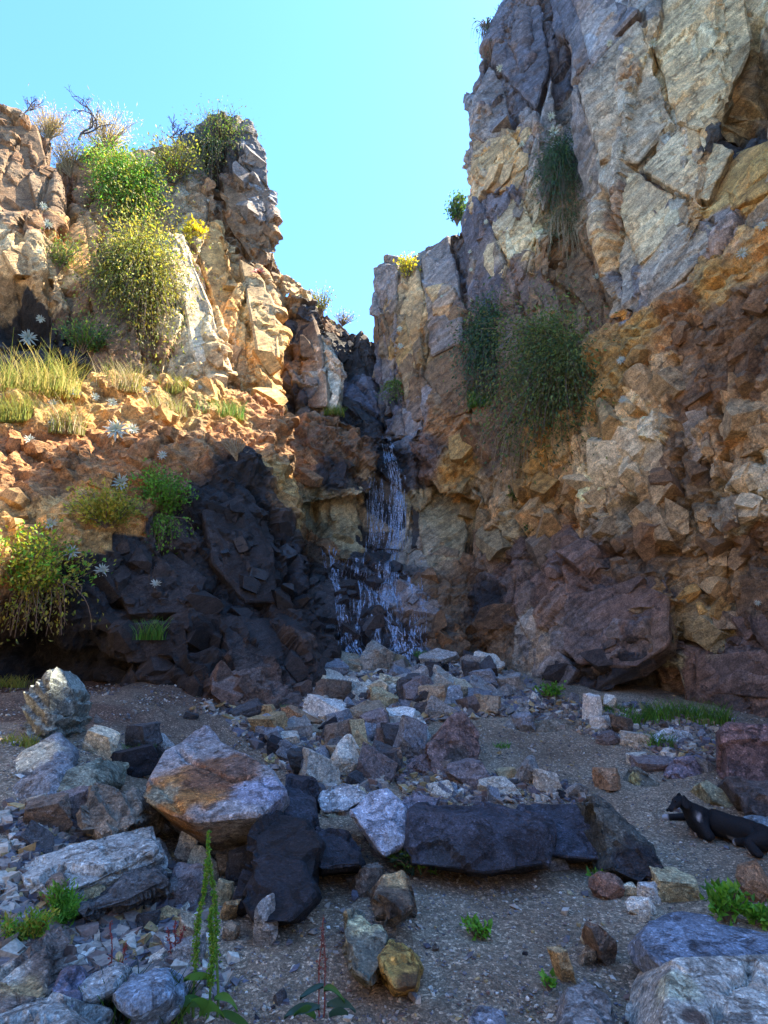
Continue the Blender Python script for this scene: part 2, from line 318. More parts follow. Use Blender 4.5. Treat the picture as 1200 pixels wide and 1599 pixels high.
# colour and fracture zones, anchored at points of the rock itself
TAN = (0.47, 0.32, 0.16); CREAM = (0.64, 0.50, 0.29); OCHRE = (0.48, 0.28, 0.085); RED = (0.38, 0.19, 0.075); ORNG = (0.58, 0.34, 0.12)
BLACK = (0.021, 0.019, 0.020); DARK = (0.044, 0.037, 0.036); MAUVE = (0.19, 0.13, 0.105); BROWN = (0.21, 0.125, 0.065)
SLATE = (0.23, 0.205, 0.195); PALE = (0.60, 0.53, 0.39); OLIVE = (0.36, 0.28, 0.145); BLUEB = (0.115, 0.108, 0.130); GREY = (0.43, 0.36, 0.265)  # PALE: sunlit faces lightened; BLUEB: bluish haze on the buttress, both as rock colour
ZONES = [  # px, py, colour, type (0 fractured, 1 crumbly, 2 slab), wet
 (20, 200, BROWN, 0, 0), (60, 210, BROWN, 0, 0), (20, 330, BROWN, 2, 0), (60, 300, BROWN, 2, 0), (60, 400, TAN, 2, 0), (30, 480, BLACK, 0, 0), (80, 520, BLACK, 0, 0), (130, 300, BROWN, 2, 0),  # browns paint the far left face's shade, blacks darken its carved hollow
 (130, 400, OCHRE, 2, 0), (170, 400, BROWN, 2, 0), (170, 500, BROWN, 2, 0), (200, 300, BROWN, 0, 0), (250, 270, GREY, 0, 0), (240, 400, GREY, 2, 0), (270, 420, PALE, 2, 0),
 (310, 520, CREAM, 2, 0), (340, 570, TAN, 0, 0), (300, 380, TAN, 2, 0), (335, 400, ORNG, 2, 0), (350, 470, ORNG, 2, 0), (400, 470, TAN, 2, 0), (420, 540, ORNG, 2, 0), (430, 620, ORNG, 1, 0),
 (360, 240, DARK, 0, 0), (400, 240, SLATE, 0, 0), (400, 320, SLATE, 0, 0), (420, 390, BROWN, 0, 0), (370, 330, BROWN, 0, 0), (450, 440, TAN, 0, 0),  # the pillar's darks put its shade into the colour
 (50, 640, OCHRE, 1, 0), (30, 700, RED, 1, 0), (60, 760, RED, 1, 0), (30, 820, ORNG, 1, 0), (130, 640, OCHRE, 1, 0), (130, 700, RED, 1, 0), (200, 640, ORNG, 1, 0), (200, 720, RED, 1, 0),
 (120, 790, ORNG, 1, 0), (280, 640, OCHRE, 1, 0), (280, 700, RED, 1, 0), (350, 640, ORNG, 1, 0), (350, 690, RED, 1, 0), (410, 640, RED, 1, 0), (440, 700, RED, 1, 0), (450, 760, ORNG, 1, 0), (240, 760, RED, 1, 0),
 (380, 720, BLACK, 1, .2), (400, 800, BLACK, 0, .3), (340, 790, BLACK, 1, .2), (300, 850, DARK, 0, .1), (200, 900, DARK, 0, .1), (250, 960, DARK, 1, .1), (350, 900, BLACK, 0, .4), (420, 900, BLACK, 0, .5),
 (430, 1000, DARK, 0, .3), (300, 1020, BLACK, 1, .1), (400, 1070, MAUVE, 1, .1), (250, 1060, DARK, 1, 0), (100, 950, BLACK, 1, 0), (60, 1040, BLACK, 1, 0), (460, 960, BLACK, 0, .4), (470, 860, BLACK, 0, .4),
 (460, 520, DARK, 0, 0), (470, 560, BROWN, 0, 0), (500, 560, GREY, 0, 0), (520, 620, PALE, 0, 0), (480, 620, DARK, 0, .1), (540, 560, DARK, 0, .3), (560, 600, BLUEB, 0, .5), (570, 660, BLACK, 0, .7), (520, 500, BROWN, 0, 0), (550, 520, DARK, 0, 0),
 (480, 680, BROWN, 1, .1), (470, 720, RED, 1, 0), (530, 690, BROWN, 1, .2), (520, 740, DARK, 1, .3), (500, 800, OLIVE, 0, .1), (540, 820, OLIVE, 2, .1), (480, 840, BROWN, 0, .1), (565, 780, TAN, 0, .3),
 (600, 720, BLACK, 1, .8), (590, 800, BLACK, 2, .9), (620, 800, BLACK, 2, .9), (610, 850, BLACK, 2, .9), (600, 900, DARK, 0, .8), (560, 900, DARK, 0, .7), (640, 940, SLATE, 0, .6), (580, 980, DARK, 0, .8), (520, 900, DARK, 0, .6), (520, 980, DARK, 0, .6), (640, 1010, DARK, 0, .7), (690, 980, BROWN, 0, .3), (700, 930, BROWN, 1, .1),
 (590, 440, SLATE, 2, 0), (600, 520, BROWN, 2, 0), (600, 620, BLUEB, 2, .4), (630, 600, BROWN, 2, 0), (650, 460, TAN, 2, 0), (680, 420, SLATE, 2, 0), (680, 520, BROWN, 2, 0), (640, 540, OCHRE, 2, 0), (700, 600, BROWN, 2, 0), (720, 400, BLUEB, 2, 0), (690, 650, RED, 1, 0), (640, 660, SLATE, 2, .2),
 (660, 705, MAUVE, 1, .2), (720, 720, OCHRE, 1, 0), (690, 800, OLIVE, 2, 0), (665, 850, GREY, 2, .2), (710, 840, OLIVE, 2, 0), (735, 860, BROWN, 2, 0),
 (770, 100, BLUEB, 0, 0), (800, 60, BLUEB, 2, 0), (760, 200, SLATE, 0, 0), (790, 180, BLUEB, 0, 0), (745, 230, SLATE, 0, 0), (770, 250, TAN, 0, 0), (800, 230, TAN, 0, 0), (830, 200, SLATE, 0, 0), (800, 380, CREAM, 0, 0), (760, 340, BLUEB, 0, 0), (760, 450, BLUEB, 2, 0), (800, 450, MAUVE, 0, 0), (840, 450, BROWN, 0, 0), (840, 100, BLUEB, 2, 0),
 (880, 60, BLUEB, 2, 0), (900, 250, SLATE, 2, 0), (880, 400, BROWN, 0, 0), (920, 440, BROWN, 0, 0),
 (940, 80, SLATE, 2, 0), (980, 160, GREY, 2, 0), (930, 180, SLATE, 2, 0), (1060, 60, CREAM, 2, 0), (1100, 150, TAN, 2, 0), (1040, 200, GREY, 2, 0), (960, 260, GREY, 2, 0), (1000, 290, MAUVE, 2, 0), (1060, 270, GREY, 2, 0), (1110, 90, CREAM, 2, 0), (1010, 350, CREAM, 2, 0), (960, 350, TAN, 2, 0), (1050, 400, GREY, 2, 0), (990, 450, SLATE, 0, 0), (1100, 330, TAN, 2, 0), (1150, 290, OCHRE, 2, 0), (1190, 260, OCHRE, 0, 0), (1180, 100, BROWN, 2, 0), (1180, 20, CREAM, 2, 0), (1180, 180, DARK, 2, 0), (1130, 370, SLATE, 0, 0), (1080, 250, TAN, 2, 0),  # DARK paints shade into the recess by the right edge
 (1000, 510, OCHRE, 1, 0), (1060, 480, RED, 1, 0), (1120, 440, OCHRE, 1, 0), (1180, 410, ORNG, 1, 0), (1180, 480, BROWN, 1, 0), (1120, 520, BROWN, 1, 0), (1050, 550, BROWN, 0, 0), (1030, 590, TAN, 0, 0), (1160, 580, BROWN, 1, 0), (1150, 640, TAN, 0, 0), (1100, 620, BROWN, 1, 0), (960, 580, OCHRE, 1, 0),
 (760, 700, BROWN, 1, 0), (760, 780, TAN, 0, 0), (800, 850, OLIVE, 0, 0), (860, 740, OCHRE, 0, 0), (920, 720, CREAM, 0, 0), (960, 760, CREAM, 0, 0), (900, 800, TAN, 0, 0), (1000, 680, CREAM, 0, 0), (1000, 780, TAN, 0, 0), (1060, 740, BROWN, 0, 0), (1120, 720, TAN, 0, 0), (1180, 760, CREAM, 0, 0), (1080, 820, TAN, 0, 0), (1150, 840, BROWN, 0, 0), (940, 650, OCHRE, 0, 0), (1180, 680, TAN, 0, 0),
 (800, 880, MAUVE, 1, 0), (900, 870, MAUVE, 1, 0), (1000, 870, BROWN, 1, 0), (760, 940, DARK, 1, 0), (760, 1000, BROWN, 1, 0), (850, 920, MAUVE, 0, 0), (940, 930, MAUVE, 2, 0), (1000, 940, MAUVE, 2, 0), (1020, 1000, BROWN, 2, 0), (900, 1000, SLATE, 2, 0), (850, 1000, GREY, 2, 0), (900, 1060, DARK, 2, 0), (980, 1050, DARK, 2, 0),
 (1080, 940, OCHRE, 0, 0), (1080, 1000, OLIVE, 0, 0), (1100, 1060, MAUVE, 2, 0), (1160, 1000, MAUVE, 2, 0), (1180, 900, BROWN, 1, 0), (1170, 1070, MAUVE, 2, 0), (1120, 890, TAN, 0, 0),
]
def bvh_of(V, me):
    n = len(me.polygons); k = np.empty(n*4, np.int32); me.loops.foreach_get('vertex_index', k)
    return BVHTree.FromPolygons(V.tolist(), k.reshape(-1, 4).tolist())
data = []
def cull_back(me):
    # faces turned well away from the visitor's side of the rock are buried in the hill: leave them out
    V, N = get_vn(me); bad = ((V-np.array(CAM))/np.linalg.norm(V-np.array(CAM), axis=1)[:, None]*N).sum(1) > np.where((np.abs(V[:, 0]) < 3) & (V[:, 2] < 9), 0.8, 0.45)
    bad |= (V[:, 1] < -1.5) & (np.abs(V[:, 0]) > 8.5) | (V[:, 1] < -10.5)
    bm = bmesh.new(); bm.from_mesh(me); bm.verts.ensure_lookup_table()
    bmesh.ops.delete(bm, geom=[bm.verts[i] for i in np.nonzero(bad)[0]], context='VERTS'); bm.to_mesh(me); bm.free()
for me in (me_l, me_r):
    cull_back(me); V, N = get_vn(me); data.append([me, V, N, bvh_of(V, me)])
def cast(px, py, mx=40):
    d = ray(px, py).normalized(); best = None
    for j, D in enumerate(data):
        h = D[3].ray_cast(CAM, d, mx)
        if h[0] is not None and (best is None or h[3] < best[2]): best = (h[0], h[1], h[3], j)
    return best
za = []
for (px, py, c, t, w) in ZONES:
    h = cast(px, py)
    if h: za.append((np.array(h[0]), c, t, w))
ZP = np.array([z[0] for z in za]); ZC = np.array([z[1] for z in za]); ZT = np.eye(3)[[z[2] for z in za]]; ZW = np.array([z[3] for z in za], float)
FEAT = np.concatenate([ZC, ZT, ZW[:, None]], 1)
def zone_at(P):
    out = np.zeros((len(P), FEAT.shape[1])); 
    for s in range(0, len(P), 20000):
        q = P[s:s+20000]
        d2 = ((q[:, None, :]-ZP[None])**2).sum(2)
        k = np.argpartition(d2, 5, axis=1)[:, :5]; dd = np.take_along_axis(d2, k, 1)
        w = 1/(dd+0.01)**3.2; w /= w.sum(1, keepdims=True)
        out[s:s+20000] = (FEAT[k]*w[:, :, None]).sum(1)
    return out
def carve_list():
    L = []
    for px, py, r, dep in ((40, 490, 0.75, 0.9), (0, 470, 0.9, 0.9), (60, 1020, 0.9, 0.6), (-40, 1000, 0.9, 0.6), (672, 752, 0.42, 0.7), (700, 745, 0.3, 0.4), (470, 870, 0.3, 0.4), (510, 825, 0.3, 0.3),
                           (850, 330, 0.8, 0.35), (880, 420, 0.8, 0.35), (1185, 160, 0.45, 0.6), (1180, 120, 0.35, 0.5), (545, 580, 0.35, 0.4), (820, 790, 0.3, 0.35), (15, 300, 0.4, 0.4),
                           (985, 790, 0.25, 0.25), (560, 740, 0.3, .2)):
        h = cast(px, py)
        if h: L.append((np.array(h[0]), -np.array(h[1]), r, dep, h[3]))
    return L
CARVE = carve_list()
CRACKS = [  # long joints of the rock: pixels along them, half width m, depth m
 ([(441, 470), (443, 560), (450, 650)], .10, .55), ([(368, 385), (384, 500), (398, 620)], .07, .30), ([(290, 355), (330, 470), (372, 600)], .07, .35), ([(205, 420), (235, 520), (245, 600)], .08, .3), ([(100, 240), (108, 340), (75, 440), (95, 540)], .09, .35),
 ([(30, 180), (45, 300), (30, 420)], .08, .3), ([(345, 200), (342, 300), (395, 420)], .07, .3), ([(395, 300), (430, 330)], .05, .2), ([(350, 345), (395, 420), (440, 520)], .05, .2), ([(410, 440), (420, 520), (425, 610)], .04, .2), ([(150, 330), (165, 450)], .06, .25),
 ([(605, 430), (612, 520), (618, 640)], .05, .22), ([(640, 400), (655, 520), (648, 680)], .06, .22), ([(700, 360), (722, 450), (728, 560)], .06, .28), ([(735, 350), (748, 450), (752, 560)], .07, .35), ([(740, 330), (790, 400), (815, 480)], .05, .25),
 ([(800, 20), (790, 140), (812, 260), (800, 380)], .06, .3), ([(850, 0), (845, 120), (862, 260), (880, 400)], .14, .6), ([(895, 60), (905, 200), (950, 330), (972, 480)], .09, .45), ([(760, 130), (745, 260)], .04, .2), ([(830, 230), (815, 330), (850, 450), (870, 520)], .05, .3),
 ([(1010, 30), (985, 130), (1000, 230), (985, 290)], .05, .3), ([(1040, 90), (1035, 160), (1050, 200)], .04, .2), ([(1060, 190), (1080, 290), (1110, 350)], .04, .25), ([(1170, 20), (1180, 100), (1150, 150), (1150, 225)], .07, .45), ([(1000, 270), (1060, 305), (1110, 290)], .04, .22), ([(960, 330), (1010, 290), (1050, 260)], .04, .2), ([(940, 240), (1000, 170), (1030, 110)], .03, .18), ([(970, 420), (1040, 350), (1100, 325)], .04, .2), ([(1110, 350), (1170, 320), (1200, 300)], .04, .22),
 ([(990, 520), (1080, 470), (1200, 390)], .06, .25), ([(1055, 560), (1040, 610), (1000, 650)], .06, .35), ([(1090, 600), (1075, 680), (1060, 740)], .05, .3), ([(960, 640), (970, 690), (950, 740)], .05, .3), ([(985, 690), (1010, 760), (990, 800)], .05, .3), ([(1120, 640), (1130, 720), (1110, 800)], .05, .28), ([(880, 700), (900, 760), (890, 820)], .05, .28), ([(930, 740), (940, 800)], .05, .25), ([(1160, 700), (1190, 720)], .05, .3), ([(1060, 790), (1130, 770), (1200, 780)], .05, .25), ([(740, 760), (760, 850)], .05, .3), ([(800, 760), (820, 860)], .05, .3), ([(850, 640), (840, 760)], .05, .25), ([(1035, 640), (1030, 720), (1050, 790)], .04, .25), ([(900, 680), (960, 660)], .04, .2),
 ([(760, 880), (900, 868), (1040, 862), (1200, 850)], .06, .22), ([(1052, 900), (1048, 980), (1040, 1060)], .09, .5), ([(850, 990), (930, 960), (1010, 960)], .04, .18), ([(860, 1030), (950, 1010), (1030, 1000)], .04, .2), ([(900, 920), (1000, 915)], .03, .15), ([(1080, 1000), (1130, 1040), (1200, 1040)], .05, .25), ([(1100, 940), (1200, 930)], .05, .25), ([(880, 1060), (960, 1040)], .05, .25),
 ([(300, 800), (360, 870), (420, 960), (450, 1060)], .05, .25), ([(180, 940), (260, 960), (340, 930)], .05, .22), ([(220, 1020), (320, 1000), (420, 1010)], .06, .28), ([(400, 760), (440, 850), (470, 950)], .06, .3), ([(160, 1040), (260, 1040)], .08, .35), ([(260, 870), (330, 850)], .04, .2), ([(340, 1050), (400, 1030)], .06, .3),
 ([(495, 490), (508, 560), (520, 640)], .05, .3), ([(460, 480), (470, 560), (462, 650)], .05, .25), ([(590, 560), (592, 640), (596, 690)], .10, .5), ([(455, 665), (520, 652), (590, 690)], .06, .25), ([(500, 770), (480, 830), (470, 870)], .06, .3), ([(560, 700), (570, 780), (572, 860)], .05, .2),
]
CRK = []
for pts_, hw, dep in CRACKS:
    for (x0, y0), (x1, y1) in zip(pts_[:-1], pts_[1:]):
        L_ = math.hypot(x1-x0, y1-y0); m_ = max(2, int(L_/7))
        for q_ in range(m_+1):
            u_ = q_/m_; w_ = 4.5*math.sin(u_*7+x0)+3*math.sin(u_*17+y0); h_ = cast(x0+(x1-x0)*u_+w_*(y1-y0)/L_, y0+(y1-y0)*u_-w_*(x1-x0)/L_)
            if h_: CRK.append((h_[0], -Vector(h_[1]), hw*(.7+.5*abs(math.sin(q_*.9+x0))), dep*(.6+.5*abs(math.sin(q_*.5+y0))), h_[3]))
from mathutils.kdtree import KDTree
Rst = Euler((0.2, math.radians(-38), math.radians(30)))      # dip of the layers on the right wall
Rsl = Euler((0.15, math.radians(66), math.radians(-25)))
cliffs = []
for j, D in enumerate(data):
    me, V, N, bv = D
    warp = np.stack([fbm(V, 0.7, 4, 40+a, 0.6) for a in range(3)], 1)
    Z = zone_at(V + 0.35*warp + 0.10*warp[:, ::-1])
    tf, tc, ts, wet = Z[:, 3], Z[:, 4], Z[:, 5], Z[:, 6]
    rot = Rsl if j == 0 else Rst
    Vw = V + 0.14*warp
    sh = V + 0.14*V[:, 2:3]*np.array([[1.0, 0, 0]])*(1 if j else -1) + 0.05*warp
    a0, e0, id0 = cells(sh, (0.42, 0.42, 0.13), 17, None, 0.5)                      # great upright slabs
    a1, e1, id1 = cells(sh, (1.05, 1.05, 0.30), 11, None, 0.75)                     # columns and plates within them
    a2, e2, id2, cen = cells(V + 0.04*warp, (2.3, 2.3, 1.0), 23, rot, 0.9, True)     # broken pieces
    a3, e3, id3 = cells(V + 0.02*warp, (5.5, 5.5, 2.6), 31, rot, 0.9)
    q = V @ np.array(rot.to_matrix()).T
    stri = fbm(q*np.array([0.5, 0.5, 3.2]), 1.0, 4, 71); stri2 = fbm(q*np.array([1.0, 1.0, 9.0]), 1.0, 3, 75)
    step = np.abs(stri)**0.7*np.sign(stri)
    ln_ = np.array([-0.60, -0.15, 0.78]) if j else np.array([0.88, -0.12, 0.45])
    u1 = V @ ln_*1.9 + 1.5*fbm(V, 0.7, 4, 121, .6); u2 = V @ ln_*5.5 + 1.8*fbm(V, 1.2, 4, 125, .6)
    saw = (np.modf(u1+50)[0]-.5)*sstep(-.25, .25, fbm(V, .8, 2, 131)) + 0.42*(np.modf(u2+50)[0]-.5)*sstep(-.2, .3, fbm(V, 1.1, 2, 135))
    f1 = fbm(V, 0.5, 3, 81); f2 = fbm(V, 2.2, 4, 83, 0.6); f3 = fbm(V, 7.0, 3, 85, 0.6)
    b1, eb, idb = worley(V*1.9 + 0.6*warp, 91)[0], None, None
    wb = worley(V*3.9 + 0.7*warp, 95)
    d_f = 0.10*a0 + 0.085*a1 + 0.07*a2 + 0.026*a3 + 0.03*saw - 0.10*np.exp(-(e1/0.05)**2) + 0.012*f3
    d_c = 0.16*(0.55-b1) + 0.12*(0.5-wb[0]) + 0.22*f2 + 0.09*f3 + 0.05*a2
    d_s = 0.20*a0 + 0.075*a1 + 0.016*a2 + 0.05*saw - 0.10*np.exp(-(e0/0.03)**2) - 0.07*np.exp(-(e1/0.04)**2) + 0.008*f3
    d = tf*d_f + tc*d_c + ts*d_s + 0.03*f1
    V2 = V + N*d[:, None]
    for c, dr, r, dep, jj in CARVE:
        if jj != j: continue
        dd = np.linalg.norm(V-c, axis=1)/r; w = np.exp(-dd**2*1.6)
        V2 += (w*dep)[:, None]*(dr if True else 0)[None]
    sel = [c_ for c_ in CRK if c_[4] == j]
    CP = np.array([c_[0] for c_ in sel]); CDr = np.array([c_[1] for c_ in sel]); CW_ = np.array([c_[2] for c_ in sel]); CDp = np.array([c_[3] for c_ in sel])
    best = np.zeros(len(V)); bi = np.zeros(len(V), int)
    lo_, hi_ = V.min(0), V.max(0); Vj = V + 0.05*warp
    order = np.argsort(Vj[:, 2]); zs = Vj[order, 2]
    for q_ in range(len(CP)):
        a_, b_ = np.searchsorted(zs, (CP[q_, 2]-3*CW_[q_], CP[q_, 2]+3*CW_[q_])); ii = order[a_:b_]
        dd = ((Vj[ii]-CP[q_])**2).sum(1); w = CDp[q_]*np.exp(-dd/(CW_[q_]**2)); up_ = w > best[ii]
        best[ii[up_]] = w[up_]; bi[ii[up_]] = q_
    V2 += best[:, None]*CDr[bi]
    # colour: each fractured piece a little different
    v = (0.72+0.56*id2)*(0.82+0.36*id1)*(0.85+0.3*id3)
    hue = (np.modf(id2*91.7)[0]-0.5)*0.25
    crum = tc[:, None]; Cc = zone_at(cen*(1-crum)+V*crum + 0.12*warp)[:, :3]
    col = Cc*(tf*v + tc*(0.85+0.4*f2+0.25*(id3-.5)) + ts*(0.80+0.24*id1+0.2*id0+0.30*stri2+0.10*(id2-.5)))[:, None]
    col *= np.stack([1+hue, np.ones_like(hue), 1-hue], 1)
    rust = 0.6*sstep(0.12, 0.45, fbm(V, 1.1, 4, 101))*(1-wet)
    col = col*(1-0.35*rust[:, None]) + 0.35*rust[:, None]*np.array([0.34, 0.16, 0.05])*np.clip(col.mean(1)/0.22, 0.15, 1.4)[:, None]
    me.vertices.foreach_set('co', V2.astype(np.float32).ravel()); me.update()
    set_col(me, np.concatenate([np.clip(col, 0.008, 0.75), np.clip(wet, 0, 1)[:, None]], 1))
    me.name = 'cliff'
    o = link('cliff_left' if j == 0 else 'cliff_right', me, mat=M_CLIFF)
    tag(o, ['sunlit ochre ledge and dark basalt cliff left of the waterfall', 'tall pale slab cliff in shade right of the waterfall'][j], kind='structure')
    cliffs.append(o); D[1] = V2; D[3] = bvh_of(V2, me)
print('cliff verts', [len(D[1]) for D in data])

# ------------------------------------------------------------------ separate blocks broken out of the walls (parts of the cliffs)
M_WET = rock_material('wet_stone', 'obj', 2.5, 0.6, crack=False, rough=0.34)
M_BLOCK = rock_material('wall_block', 'obj', 1.0, 0.9)
def zone_col(p): return zone_at(np.array([p]))[0]
# ------------------------------------------------------------------ ground sheet, gravel
def spaced(lo, hi, n, c, k):
    t = np.linspace(-1, 1, n); u = np.sign(t)*np.abs(t)**k
    return np.where(u < 0, c+u*(c-lo), c+u*(hi-c))
gx = spaced(-60, 60, 260, 0.0, 3.0); gy = spaced(-40, 90, 300, 3.2, 3.0); X, Y = np.meshgrid(gx, gy)
Zg = ground_z(X, Y); pp = np.stack([X, Y, X*0], -1).reshape(-1, 3)
det = (0.010*fbm(pp, 11.0, 3, 15) + 0.005*fbm(pp, 34.0, 2, 18)).reshape(Zg.shape); near = np.exp(-((Y-3)/6)**2)
apron = sstep(-.6, -1.6, X)*sstep(5.2, 6.0, Y)*sstep(10.5, 9.0, Y)
Vg = np.stack([X, Y, Zg+det*near+apron*(.10*fbm(pp, 1.6, 4, 45, .6)+.03*cells(pp, (4, 4, 4), 47)[0]).reshape(Zg.shape)], -1).reshape(-1, 3)
i = np.arange(299)[:, None]*260+np.arange(259)[None]
me = mesh_np('ground', Vg, np.stack([i, i+1, i+261, i+260], -1).reshape(-1, 4), smooth=True)
aw = (apron.ravel()*np.clip(.8+.5*fbm(pp, 1.5, 3, 49), 0, 1))[:, None]; set_col(me, np.ones((len(Vg), 3))*(1-aw)+aw*np.array([0.46, 0.36, 0.36]))
gm, t, b = newmat('gravelly_dirt'); k = NB(t); co = k.n('ShaderNodeTexCoord').outputs['Object']
n1 = k.n('ShaderNodeTexNoise', i_Scale=0.9, i_Detail=6.0, i_Roughness=0.6); n2 = k.n('ShaderNodeTexNoise', i_Scale=14.0, i_Detail=8.0, i_Roughness=0.72)
v1 = k.n('ShaderNodeTexVoronoi', i_Scale=75.0); v2 = k.n('ShaderNodeTexVoronoi', i_Scale=190.0); n3 = k.n('ShaderNodeTexNoise', i_Scale=90.0, i_Detail=4.0, i_Roughness=0.8)
for n in (n1, n2, v1, v2, n3): k.l(co, n.inputs['Vector'])
c = k.ramp(n1.outputs[0], [(0.35, (0.20, 0.145, 0.10)), (0.5, (0.28, 0.21, 0.145)), (0.65, (0.35, 0.275, 0.195))])
c = k.mix(c, k.ramp(n2.outputs[0], [(0.3, 0.5), (0.5, 0.95), (0.7, 1.45)]), 0.8, 'MULTIPLY')
sp = k.n('ShaderNodeSeparateColor'); k.l(v1.outputs['Color'], sp.inputs[0]); sp2 = k.n('ShaderNodeSeparateColor'); k.l(v2.outputs['Color'], sp2.inputs[0])
c = k.mix(c, k.ramp(sp.outputs[0], [(0.0, 0.45), (0.55, 0.9), (0.86, 1.2), (0.95, 2.4)]), 0.75, 'MULTIPLY')
c = k.mix(c, k.ramp(sp2.outputs[1], [(0.0, 0.6), (0.7, 1.0), (0.93, 1.9)]), 0.6, 'MULTIPLY')
c = k.mix(c, k.n('ShaderNodeAttribute', attribute_name='Col').outputs['Color'], 1.0, 'MULTIPLY')
k.l(c, b.inputs['Base Color']); b.inputs['Roughness'].default_value = 0.92; b.inputs['Specular IOR Level'].default_value = 0.25
hh = k.math('ADD', k.math('MULTIPLY', v1.outputs['Distance'], -0.5), k.math('MULTIPLY', n3.outputs[0], 0.5)); hh = k.math('ADD', hh, k.math('MULTIPLY', n2.outputs[0], 1.2))
bp = k.n('ShaderNodeBump', i_Strength=0.7, i_Distance=0.02); k.l(hh, bp.inputs['Height']); k.l(bp.outputs[0], b.inputs['Normal'])
ground = tag(link('ground', me, mat=gm), 'grey brown gravelly canyon floor rising into the scree', kind='structure')

rng = np.random.default_rng(7)
OCT_V = np.array([[1, 0, 0], [-1, 0, 0], [0, 1, 0], [0, -1, 0], [0, 0, 1], [0, 0, -1]], float)
OCT_F = np.array([[0, 2, 4], [2, 1, 4], [1, 3, 4], [3, 0, 4], [2, 0, 5], [1, 2, 5], [3, 1, 5], [0, 3, 5]])
CUB = np.array([[x, y, z] for x in (-1, 1) for y in (-1, 1) for z in (-1, 1)], float)*0.62
CUB_F = np.array([[0, 1, 3], [0, 3, 2], [4, 6, 7], [4, 7, 5], [0, 4, 5], [0, 5, 1], [2, 3, 7], [2, 7, 6], [0, 2, 6], [0, 6, 4], [1, 5, 7], [1, 7, 3]])
def pebbles(P, S, C, seed):
    r = np.random.default_rng(seed); n = len(P); m = n//2; Vs = []; Fs = []; Cs = []; off = 0
    for BV, BF, sl_ in ((OCT_V, OCT_F, slice(0, m)), (CUB, CUB_F, slice(m, n))):
        q = P[sl_]; kk = len(q); nv = len(BV)
        v = BV[None]*(1+r.uniform(-.35, .35, (kk, nv, 3)))*(S[sl_][:, None, None]*r.uniform([.7, .7, .35], [1.3, 1.3, .85], (kk, 3))[:, None])
        v += r.uniform(-.18, .18, (kk, nv, 3))*S[sl_][:, None, None]
        a = r.uniform(0, 6.28, kk); ca, sa = np.cos(a)[:, None], np.sin(a)[:, None]
        tl = r.uniform(-.5, .5, kk)[:, None]
        x = v[:, :, 0]*ca-v[:, :, 1]*sa; y = v[:, :, 0]*sa+v[:, :, 1]*ca; z = v[:, :, 2]+x*tl
        Vs.append((np.stack([x, y, z], -1)+q[:, None]).reshape(-1, 3)); Cs.append(np.repeat(C[sl_], nv, 0))
        Fs.append((BF[None]+(np.arange(kk)*nv)[:, None, None]+off).reshape(-1, 3)); off += kk*nv
    return np.concatenate(Vs), np.concatenate(Fs), np.concatenate(Cs)
PAL = np.array([(0.20, 0.17, 0.15), (0.13, 0.12, 0.13), (0.30, 0.26, 0.22), (0.42, 0.39, 0.33), (0.34, 0.24, 0.11), (0.18, 0.12, 0.10), (0.10, 0.10, 0.13), (0.55, 0.52, 0.46)])
PW = np.array([.24, .2, .17, .13, .06, .09, .07, .06]); PW = PW/PW.sum()
n = 32000
Yp = 1.7+6.3*rng.random(n)**1.5; Xp = (rng.random(n)*2-1)*(0.75*Yp+0.4)
keep = fbm(np.stack([Xp, Yp, Xp*0], 1), 1.6, 3, 21) + rng.normal(0, .35, n) > -0.25
Xp, Yp = Xp[keep], Yp[keep]; n = len(Xp)
S = 0.0035+0.0075*rng.random(n)**2.2 + 0.012*(rng.random(n) > 0.96)*rng.random(n) + 0.016*(rng.random(n) > 0.992)
S *= 0.75+0.12*Yp
P = np.stack([Xp, Yp, ground_z(Xp, Yp)+S*0.25], 1)
C = PAL[rng.choice(len(PAL), n, p=PW)]*rng.uniform(.7, 1.3, (n, 1))
V_, F_, C_ = pebbles(P, S, C, 3)
pm, t, b = newmat('pebble'); k = NB(t); at = k.n('ShaderNodeAttribute', attribute_name='Col'); n2 = k.n('ShaderNodeTexNoise', i_Scale=60.0, i_Detail=4.0); k.l(k.n('ShaderNodeTexCoord').outputs['Object'], n2.inputs['Vector'])
k.l(k.mix(at.outputs['Color'], k.ramp(n2.outputs[0], [(0.3, 0.6), (0.7, 1.35)]), 0.8, 'MULTIPLY'), b.inputs['Base Color']); b.inputs['Roughness'].default_value = 0.85
tag(link('gravel', mesh_np('gravel', V_, F_, cols=C_), mat=pm), 'fine grey and tan gravel strewn over the canyon floor', 'gravel', kind='stuff')

